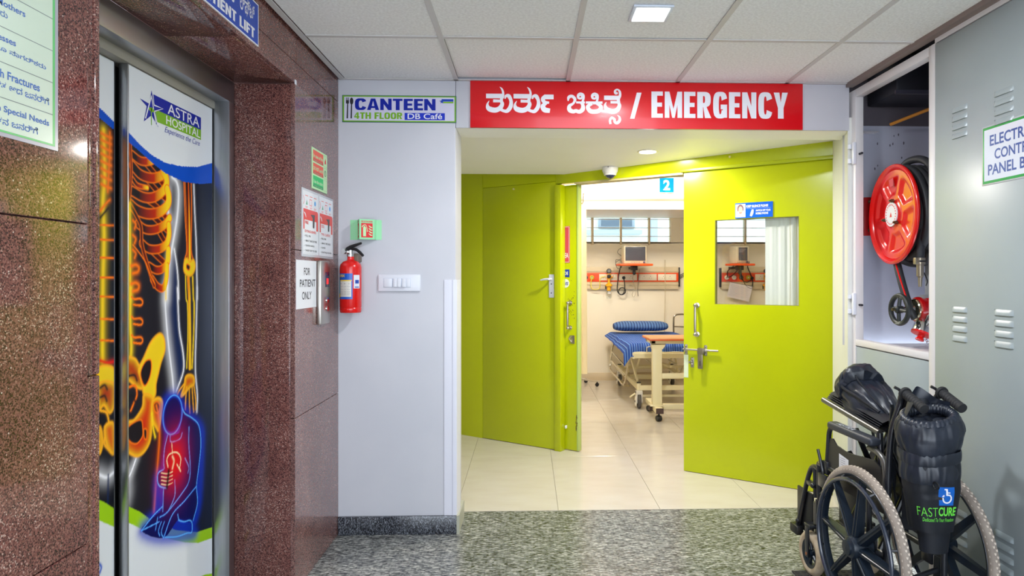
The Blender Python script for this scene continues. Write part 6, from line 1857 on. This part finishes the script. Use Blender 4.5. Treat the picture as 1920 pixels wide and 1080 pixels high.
for sx in (-1, 1):
    FX = sx * 0.118
    fr = MB()
    # back cane, upper and lower side tubes, front upright, curved front
    hx = -0.085 if sx < 0 else 0.062
    fr.tube([(FX, -0.095, 0.15), (FX, -0.100, 0.45), (FX, -0.110, 0.66), (FX * 0.95, -0.122, 0.80), (hx, -0.130, 0.90), (hx, -0.142, 0.935), (hx, -0.170, 0.945)], 0.0125, 12, smooth=5)
    fr.tube([(FX, -0.095, 0.30), (FX, 0.30, 0.30), (FX, 0.37, 0.31), (FX, 0.405, 0.345), (FX, 0.415, 0.42), (FX, 0.415, 0.52)], 0.0125, 12, smooth=4)
    fr.tube([(FX, -0.10, 0.52), (FX, 0.37, 0.53), (FX, 0.418, 0.515)], 0.0125, 12, smooth=3)
    fr.cyl((FX, 0.41, 0.30), (FX, 0.41, 0.36), 0.020)
    fr.tube([(FX, 0.02, 0.30), (FX, 0.02, 0.52)], 0.011, 10)
    fr.tube([(FX, -0.095, 0.17), (FX, -0.15, 0.15), (FX, -0.20, 0.12)], 0.011, 10, smooth=3)
    fr.box(FX - 0.006, FX + 0.006, -0.03, 0.03, 0.24, 0.36, bev=0.003)
    fr.cyl((FX, 0, ZW), (sx * 0.15, 0, ZW), 0.012)
    fr.done('side_frame', M_fr, t)
    # armrest
    ar = MB()
    ar.tube([(FX, 0.345, 0.54), (FX, 0.335, 0.62), (FX, 0.325, 0.695), (FX, 0.295, 0.722), (FX, 0.25, 0.724)], 0.011, 10, smooth=4)
    ar.box(FX - 0.016, FX + 0.016, 0.32, 0.365, 0.50, 0.56, bev=0.005)
    ar.done('armrest_post', M_fr, t)
    MB().tube([(FX, 0.02, 0.700), (FX, -0.035, 0.698), (FX, -0.080, 0.675), (FX, -0.090, 0.62), (FX, -0.092, 0.53)], 0.0115, 12, smooth=4).done('armrest_rear_tube', M_silv, t)
    pad = bl(FX - 0.026, FX + 0.026, -0.030, 0.305, 0.715, 0.748, bev=0.012, seg=3).done('armrest_pad', M_pad, t)
    if sx < 0:
        tm = MB().text('ASTRA', 0, 1, 0, 1, 0, 0.0)
        tm.v = [(FX - 0.016 + 0.028 * v[2], 0.245 - 0.125 * v[0], 0.7486) for v in tm.v]
        tm.done('chalk_lettering', mat('chalk_white', (196, 200, 208), 0.8), pad, 0)
    # clothes guard
    g = MB()
    pts = [(0.335, 0.47), (0.322, 0.640), (0.312, 0.668), (0.290, 0.672), (0.26, 0.650), (0.18, 0.640), (0.06, 0.652), (-0.02, 0.660), (-0.065, 0.640), (-0.080, 0.58), (-0.082, 0.47)]
    P2 = pts
    V = [(FX + 0.004 * sx, y, z) for y, z in P2] + [(FX - 0.002 * sx, y, z) for y, z in P2]
    n0 = len(P2)
    g.add(V, [tuple(range(n0)), tuple(range(2 * n0 - 1, n0 - 1, -1))] + [(i, i + n0, (i + 1) % n0 + n0, (i + 1) % n0) for i in range(n0)])
    gd = g.done('skirt_guard', mat('guard_plastic_black', (40, 38, 38), 0.4), t, 0)
    if sx < 0:
        lb = MB().add([(FX - 0.0055, y, z) for y, z in ((0.235, 0.545), (0.160, 0.550), (0.160, 0.612), (0.235, 0.622))], [(0, 1, 2, 3)]).done('label', M_paper, gd, 0, 'white paper label on the guard')
        lp = MB()
        for k in range(6): lp.add([(FX - 0.0060, y, z) for y, z in ((0.225, 0.560 + 0.009 * k), (0.185, 0.5605 + 0.009 * k), (0.185, 0.563 + 0.009 * k), (0.225, 0.5625 + 0.009 * k))], [(0, 1, 2, 3)])
        lp.done('label_print', mat('print_grey', (172, 162, 172)), lb, 0)
    # front caster, fork and stem
    CX, CY = sx * 0.134, 0.452
    MB().cyl((FX - 0.0, 0.43, 0.245), (FX, 0.43, 0.345), 0.019, seg=16).cyl((FX, 0.42, 0.30), (FX, 0.35, 0.30), 0.012).done('caster_stem', M_silv, t)
    fk = MB()
    for dx in (-0.024, 0.024):
        fk.box(CX + dx - 0.004, CX + dx + 0.004, CY - 0.014, CY + 0.016, 0.085, 0.235, bev=0.002)
    fk.box(CX - 0.028, CX + 0.028, CY - 0.030, CY + 0.024, 0.222, 0.240, bev=0.004)
    fk.done('fork', M_fr, t)
    cw = MB().lathe([(0.052, -0.012), (0.066, -0.016), (0.066, 0.016), (0.052, 0.012), (0.052, -0.012)], (CX, CY, 0.1), (1, 0, 0), 40, caps=False)
    for k in range(5):
        a = k * 2 * PI / 5
        cw.cyl((CX, CY, 0.1), (CX, CY + 0.058 * math.cos(a), 0.1 + 0.058 * math.sin(a)), 0.009, 0.007, 8)
    cw.lathe([(0, -0.018), (0.018, -0.018), (0.018, 0.018), (0, 0.018)], (CX, CY, 0.1), (1, 0, 0), 20)
    cw = cw.done('caster_wheel', M_mag, t, 40)
    MB().lathe([(0.062, -0.014), (0.078, -0.019), (0.092, -0.018), (0.099, -0.009), (0.100, 0.0), (0.099, 0.009), (0.092, 0.018), (0.078, 0.019), (0.062, 0.014)], (CX, CY, 0.1), (1, 0, 0), 48, caps=False).done('caster_tyre', mottled('caster_tyre_cream', (206, 192, 166), (176, 152, 122), 18, 0.7), cw, 60)
    MB().cyl((CX - 0.030, CY, 0.1), (CX + 0.030, CY, 0.1), 0.007).done('axle_bolt', mat('bolt_copper', (190, 120, 84), 0.4, metal=0.7), cw)
    # footrest hanger and folded foot plate
    fh = MB()
    fh.tube([(FX, 0.425, 0.50), (FX, 0.47, 0.498), (FX, 0.505, 0.462), (FX - 0.004, 0.545, 0.36), (FX - 0.006, 0.600, 0.20), (FX - 0.006, 0.62, 0.165)], 0.0115, 10, smooth=4)
    fh.tube([(FX, 0.455, 0.50), (FX, 0.452, 0.42), (FX, 0.450, 0.36)], 0.010, 10)
    fh.box(FX - 0.012, FX + 0.012, 0.44, 0.52, 0.402, 0.424, bev=0.004)
    fh.ball((FX - 0.012, 0.452, 0.415), 0.013, 10, 8).ball((FX - 0.012, 0.600, 0.20), 0.012, 10, 8)
    fh.done('footrest_hanger', M_fr, t)
    MB().box(FX - 0.030, FX + 0.006, 0.575, 0.650, 0.135, 0.178, bev=0.006).box(FX + (0.004 if sx < 0 else -0.016), FX + (0.016 if sx < 0 else -0.004), 0.49, 0.64, 0.16, 0.36, bev=0.004).done('footplate', M_black, t)
    # brake
    bk = MB().tube([(FX - sx * -0.02, 0.37, 0.46), (FX - sx * -0.02, 0.345, 0.50), (FX - sx * -0.02, 0.37, 0.56), (FX - sx * -0.02, 0.39, 0.60)], 0.007, 8, smooth=3).box(FX + sx * 0.012, FX + sx * 0.028, 0.31, 0.38, 0.44, 0.50, bev=0.004)
    bk.cyl((FX + sx * 0.02, 0.33, 0.43), (FX + sx * 0.055, 0.30, 0.42), 0.008)
    bk.done('brake', M_fr, t)
    # push handle
    gp = MB()
    for k in range(9):
        y0 = -0.162 - 0.0115 * k
        gp.lathe([(0.0165, 0), (0.0185, 0.003), (0.0185, 0.008), (0.0165, 0.0115)], (hx, y0, 0.948 - 0.0042 * k), (0, -0.94, -0.34), 16)
    gp.lathe([(0, 0), (0.023, 0.0), (0.024, 0.006), (0.023, 0.012), (0.017, 0.012), (0.017, 0.112), (0.0185, 0.116), (0.018, 0.122), (0, 0.123)], (hx, -0.155, 0.951), (0, -0.94, -0.34), 20)
    gp.done('push_grip', M_rubber, t, 40)
    MB().tube([(hx, -0.150, 0.945), (hx - 0.016, -0.146, 0.962), (hx - 0.030, -0.140, 0.970)], 0.0055, 8).done('bracket_screw', M_black, t)

# scissor brace, seat rails risen by the fold
xb = MB()
xb.tube([(-0.10, 0.20, 0.31), (0.085, 0.20, 0.72)], 0.012, 10).tube([(0.10, 0.17, 0.31), (-0.085, 0.17, 0.74)], 0.012, 10)
xb.tube([(-0.10, -0.03, 0.31), (0.085, -0.03, 0.70)], 0.012, 10).tube([(0.10, -0.06, 0.31), (-0.085, -0.06, 0.72)], 0.012, 10)
xb.tube([(-0.11, -0.06, 0.27), (-0.02, 0.10, 0.33), (0.10, 0.22, 0.28)], 0.010, 8).tube([(-0.11, -0.09, 0.19), (0.11, -0.07, 0.24)], 0.010, 8)
xb.done('cross_brace', M_fr, t)
sr = MB().cyl((-0.092, 0.425, 0.818), (-0.092, -0.012, 0.766), 0.0125, seg=14)
sr.done('seat_rail', M_silv, t)
MB().cyl((-0.060, 0.40, 0.826), (-0.060, -0.02, 0.776), 0.0125, seg=14).cyl((0.05, 0.40, 0.80), (0.05, -0.02, 0.76), 0.0125).cyl((-0.092, -0.012, 0.766), (-0.098, -0.03, 0.62), 0.013).done('seat_rail', M_fr, t)

# seat sling: layers lying on the rails, then the bundled backrest rolled up over them
ss = MB()
for k in range(4):
    def layer(u, v, k=k):
        y = 0.40 - 0.40 * u
        x = -0.092 + 0.115 * v
        z = 0.832 - 0.050 * u + 0.009 * k + 0.014 * math.sin(PI * v) + 0.003 * math.sin(u * 26 + k * 2) * v
        return (x, y - 0.01 * k, z)
    ss.grid(layer, 30, 6)
ss.done('seat_sling', M_nylon, t, 60)
ss = MB().grid(lambda u, v: (-0.095 + 0.18 * u, -0.02 + 0.30 * v, 0.50 + 0.30 * abs(u - 0.45) + 0.01 * math.sin(v * 20)), 10, 10)
ss.done('seat_sling', M_nylon, t, 60)


def bundle(c0, c1, ra, rb, folds, seed, bul=0.0, nu=72, nv=30, flat_=1.0, amp=0.010):
    """padded cloth roll from c0 to c1, radius ra to rb, with long creases"""
    c0, c1 = Vector(c0), Vector(c1)
    ax = (c1 - c0).normalized()
    sx_ = ax.orthogonal().normalized()
    sx_ = Vector((1, 0, 0)) - ax * ax.x
    sx_.normalize()
    sy_ = ax.cross(sx_)

    def f(u, v):
        a = 2 * PI * u
        r = ra + (rb - ra) * v + bul * math.sin(PI * v)
        e = min(1, v / 0.04, (1 - v) / 0.06) if v < 1 else 0
        e = max(0.0, e) ** 0.5
        r *= max(0.02, e)
        p = Vector((math.cos(a) * 2, math.sin(a) * 2, v * 2.2 + seed))
        r += amp * (noise.noise(p) * 1.6 + 0.7 * abs(noise.noise(p * 2.1)) - 0.3 * abs(math.sin(a * folds / 2 + 3 * v + seed)) ** 6 * 2)
        return c0 + (c1 - c0) * v + sx_ * math.cos(a) * r + sy_ * math.sin(a) * r * flat_
    return f


ub = MB()
ub.grid(bundle((-0.020, 0.02, 0.785), (-0.010, 0.30, 0.880), 0.036, 0.088, 7, 1.3, 0.012, amp=0.008), 90, 40)
ub.done('rolled_backrest', M_vinyl, t, 70)
ub = MB()
ub.grid(bundle((-0.010, 0.245, 0.893), (0.005, 0.335, 0.935), 0.096, 0.060, 5, 4.7, 0.022, amp=0.008), 90, 24)
ub.done('rolled_hood', M_vinyl, t, 70)
MB().grid(bundle((0.035, 0.06, 0.80), (0.050, 0.27, 0.90), 0.028, 0.050, 4, 7.7, 0.01), 60, 24).done('rolled_backrest', M_vinyl, t, 70)
for pts, r_ in (([(-0.055, 0.05, 0.835), (-0.085, 0.16, 0.88), (-0.100, 0.255, 0.91), (-0.085, 0.27, 0.965), (0.0, 0.28, 0.998), (0.075, 0.26, 0.955), (0.085, 0.23, 0.91)], 0.006), ([(-0.03, 0.03, 0.83), (-0.05, 0.13, 0.895), (-0.055, 0.22, 0.955), (-0.03, 0.25, 0.985)], 0.004)):
    MB().tube(pts, r_, 8, smooth=6).done('piping', M_nylon, t)
# sling strip going down to the frame
MB().grid(lambda u, v: (-0.075 + 0.02 * math.sin(v * 3) + 0.03 * u, 0.10 - 0.05 * v + 0.03 * u, 0.80 - 0.30 * v), 4, 10).done('hanging_strap', M_nylon, t, 60)
MB().grid(lambda u, v: (-0.090 + 0.05 * u, -0.085 + 0.02 * math.sin(v * 5 + u * 3) + 0.06 * u, 0.88 - 0.42 * v), 6, 14).done('back_canvas', M_nylon, t, 60)
MB().grid(lambda u, v: (-0.075 + 0.13 * u, -0.125 - 0.05 * math.sin(PI * u) + 0.0 * v, 0.93 - 0.50 * v), 16, 10).done('back_canvas', M_nylon, t, 60)

# pouch of folded back upholstery hung between the handles
BC = Vector((-0.040, -0.230, 0))


def pouch(u, v):
    a = 2 * PI * u
    z = 0.470 + 0.29 * v
    k = 0.74 + 0.26 * min(1, v * 1.9)
    rx, ry = 0.097 * k, 0.080 * k
    c_, s_ = math.cos(a), math.sin(a)
    r = (abs(c_) ** 2.6 + abs(s_) ** 2.6) ** (-1 / 2.6)
    w_ = 0.006 * noise.noise(Vector((c_ * 2.2, s_ * 2.2, z * 6)))
    sag = 0.010 * max(0, math.sin(3 * a + 1)) * math.sin(PI * min(1, v * 1.2)) * (1 if v > 0.45 else 0.3)
    return (BC.x + (rx + w_ - sag) * c_ * r + 0.01 * (1 - v), BC.y + (ry + w_ - sag) * s_ * r, z)


pb = MB().grid(pouch, 80, 34).grid(lambda u, v: (lambda p: (BC.x + (p[0] - BC.x) * v, BC.y + (p[1] - BC.y) * v, 0.470 - 0.012 * (1 - v)))(pouch(u, 0)), 80, 4)
pb = pb.done('storage_pouch', M_nylon, t, 70)
MB().grid(lambda u, v: (BC.x + 0.012 + (0.060 - 0.010 * v) * math.cos(2 * PI * u), BC.y - 0.01 + (0.045 - 0.008 * v) * math.sin(2 * PI * u), 0.475 - 0.085 * v), 40, 6).done('pouch_foot', M_nylon, t, 60)


def shell(z0, z1, grow, bulge, seed, a0=0.0, a1=2 * PI, slope=0.0, nu=90, nv=14, amp=0.004):
    def f(u, v):
        a = a0 + (a1 - a0) * u
        z = z0 + (z1 - z0) * v
        c_, s_ = math.cos(a), math.sin(a)
        r = (abs(c_) ** 2.4 + abs(s_) ** 2.4) ** (-1 / 2.4)
        g = grow + bulge * math.sin(PI * v) ** 0.7
        g += amp * (noise.noise(Vector((c_ * 5, s_ * 5, z * 18 + seed))) + 0.8 * noise.noise(Vector((a * 9, z * 5, seed))))
        g += 0.0035 * abs(math.sin(a * 15 + seed + 2 * math.sin(a * 3))) * (v > 0.5) * (amp > 0.005)
        return (BC.x + (0.095 + g) * c_ * r, BC.y + (0.078 + g) * s_ * r, z + slope * (-s_ * 0.5 - c_ * 0.5))
    return MB().grid(f, nu, nv)


shell(0.722, 0.765, 0.006, 0.003, 2, slope=-0.016).done('pouch_flap', M_vinyl, t, 70)
shell(0.655, 0.726, 0.003, 0.005, 9, a0=PI * 0.85, a1=PI * 2.1, slope=-0.012).done('pouch_flap', M_vinyl, t, 70)
shell(0.762, 0.875, 0.000, 0.016, 5, slope=-0.030, amp=0.007).done('padded_roll', M_vinyl, t, 70)


def rim(u, v):
    a = 2 * PI * u
    b_ = 2 * PI * v
    c_, s_ = math.cos(a), math.sin(a)
    r = (abs(c_) ** 2.4 + abs(s_) ** 2.4) ** (-1 / 2.4)
    rr_ = 0.014 + 0.003 * abs(math.sin(a * 17)) + 0.002 * noise.noise(Vector((c_ * 4, s_ * 4, 3)))
    g = -0.012 + rr_ * math.cos(b_)
    return (BC.x + (0.095 + g) * c_ * r, BC.y + (0.078 + g) * s_ * r, 0.872 + rr_ * 1.3 * math.sin(b_) - 0.030 * (-s_ * 0.5 - c_ * 0.5) + 0.0)


MB().grid(rim, 160, 10).done('gathered_edge', M_vinyl, t, 70)


def inner(u, v):
    # loose cloth standing up at the far side between the handles
    a = PI * (0.02 + 0.98 * u)
    r = (abs(math.cos(a)) ** 2.2 + abs(math.sin(a)) ** 2.2) ** (-1 / 2.2)
    top = 0.068 + 0.050 * math.exp(-((u - 0.55) / 0.22) ** 2)
    k = 1 - 0.22 * v
    return (BC.x + 0.094 * k * math.cos(a) * r + 0.01 * v, BC.y + 0.074 * k * math.sin(a) * r + 0.006 * math.sin(u * 20 + v * 4) * v, 0.858 + top * v)


MB().grid(inner, 50, 12).grid(lambda u, v: (BC.x + 0.088 * v * math.cos(2 * PI * u), BC.y + 0.070 * v * math.sin(2 * PI * u), 0.862 + 0.020 * noise.noise(Vector((v * 3 * math.cos(2 * PI * u), v * 3 * math.sin(2 * PI * u), 2))) - 0.010 * (1 - v)), 50, 10).done('loose_cloth', M_vinyl, t, 60)
MB().torus((BC.x - 0.035, BC.y - 0.088, 0.650), (1, 0.2, 0.1), 0.012, 0.003, 20, 6).done('d_ring', M_black, t)


# print on the pouch, on the side turned to the camera
def on_pouch(p):
    a = -PI / 2 - 0.50 + p[0] / 0.098
    z = p[2]
    v = (z - 0.470) / 0.29
    x_, y_, _ = pouch((a / (2 * PI)) % 1.0, v)
    d_ = Vector((x_ - BC.x, y_ - BC.y, 0)).normalized()
    return (x_ + d_.x * (0.0012 - p[1]), y_ + d_.y * (0.0012 - p[1]), z)


def dense(mb, nx, x0, x1, z0, z1, y=0.0):
    return mb.grid(lambda u, v: on_pouch((x0 + (x1 - x0) * u, y, z0 + (z1 - z0) * v)), nx, 4)


dense(MB(), 12, 0.030, 0.086, 0.573, 0.640).done('wheelchair_badge', mat('badge_blue', (0, 96, 190), 0.4), pb, 60)
bd = MB()
def rib(pts, y=-0.0008, n=5):
    mb = MB().ribbon(pts, y, n)
    bd.add([on_pouch(p) for p in mb.v], mb.f)
rib([(0.060 + 0.015 * math.cos(a), 0.598 + 0.015 * math.sin(a), 0.0055) for a in [2.2 + 0.3 * k for k in range(15)]], n=2)
rib([(0.050, 0.632, 0.005), (0.058, 0.632, 0.005)], n=0)
rib([(0.058, 0.634, 0.006), (0.060, 0.610, 0.006)], n=2)
rib([(0.059, 0.620, 0.004), (0.070, 0.620, 0.004)], n=0)
rib([(0.059, 0.611, 0.005), (0.070, 0.611, 0.005), (0.076, 0.600, 0.005)], n=2)
bd.done('wheelchair_symbol', M_wprint, pb, 0)
M_lm = mat('print_lime', (110, 222, 70), 0.5)
MB().text('FAST', -0.052, 0.026, 0.532, 0.565, -0.0004, -0.012, warp=on_pouch).text('CURE', 0.029, 0.100, 0.534, 0.567, -0.0004, 0.03, warp=on_pouch).text('Dedicated To Your Freedom', -0.034, 0.096, 0.513, 0.527, -0.0004, 0.0, 0.3, warp=on_pouch).done('lettering', M_lm, pb, 0)

# ribbed mat under the front wheels
t = thing('floor_mat', 'black studded rubber mat on the granite under the front of the wheelchair', 'mat', (1.24, 2.50, 0))
bl(0, 0.50, 0, 0.60, 0, 0.006, bev=0.002).done('base', M_rubber, t)
st = MB()
for i in range(16):
    for j in range(19):
        st.cyl((0.018 + 0.031 * i, 0.018 + 0.031 * j, 0.006), (0.018 + 0.031 * i, 0.018 + 0.031 * j, 0.0085), 0.011, 0.009, 10)
o = st.done('studs', M_rubber, t)
o['kind'] = 'stuff'
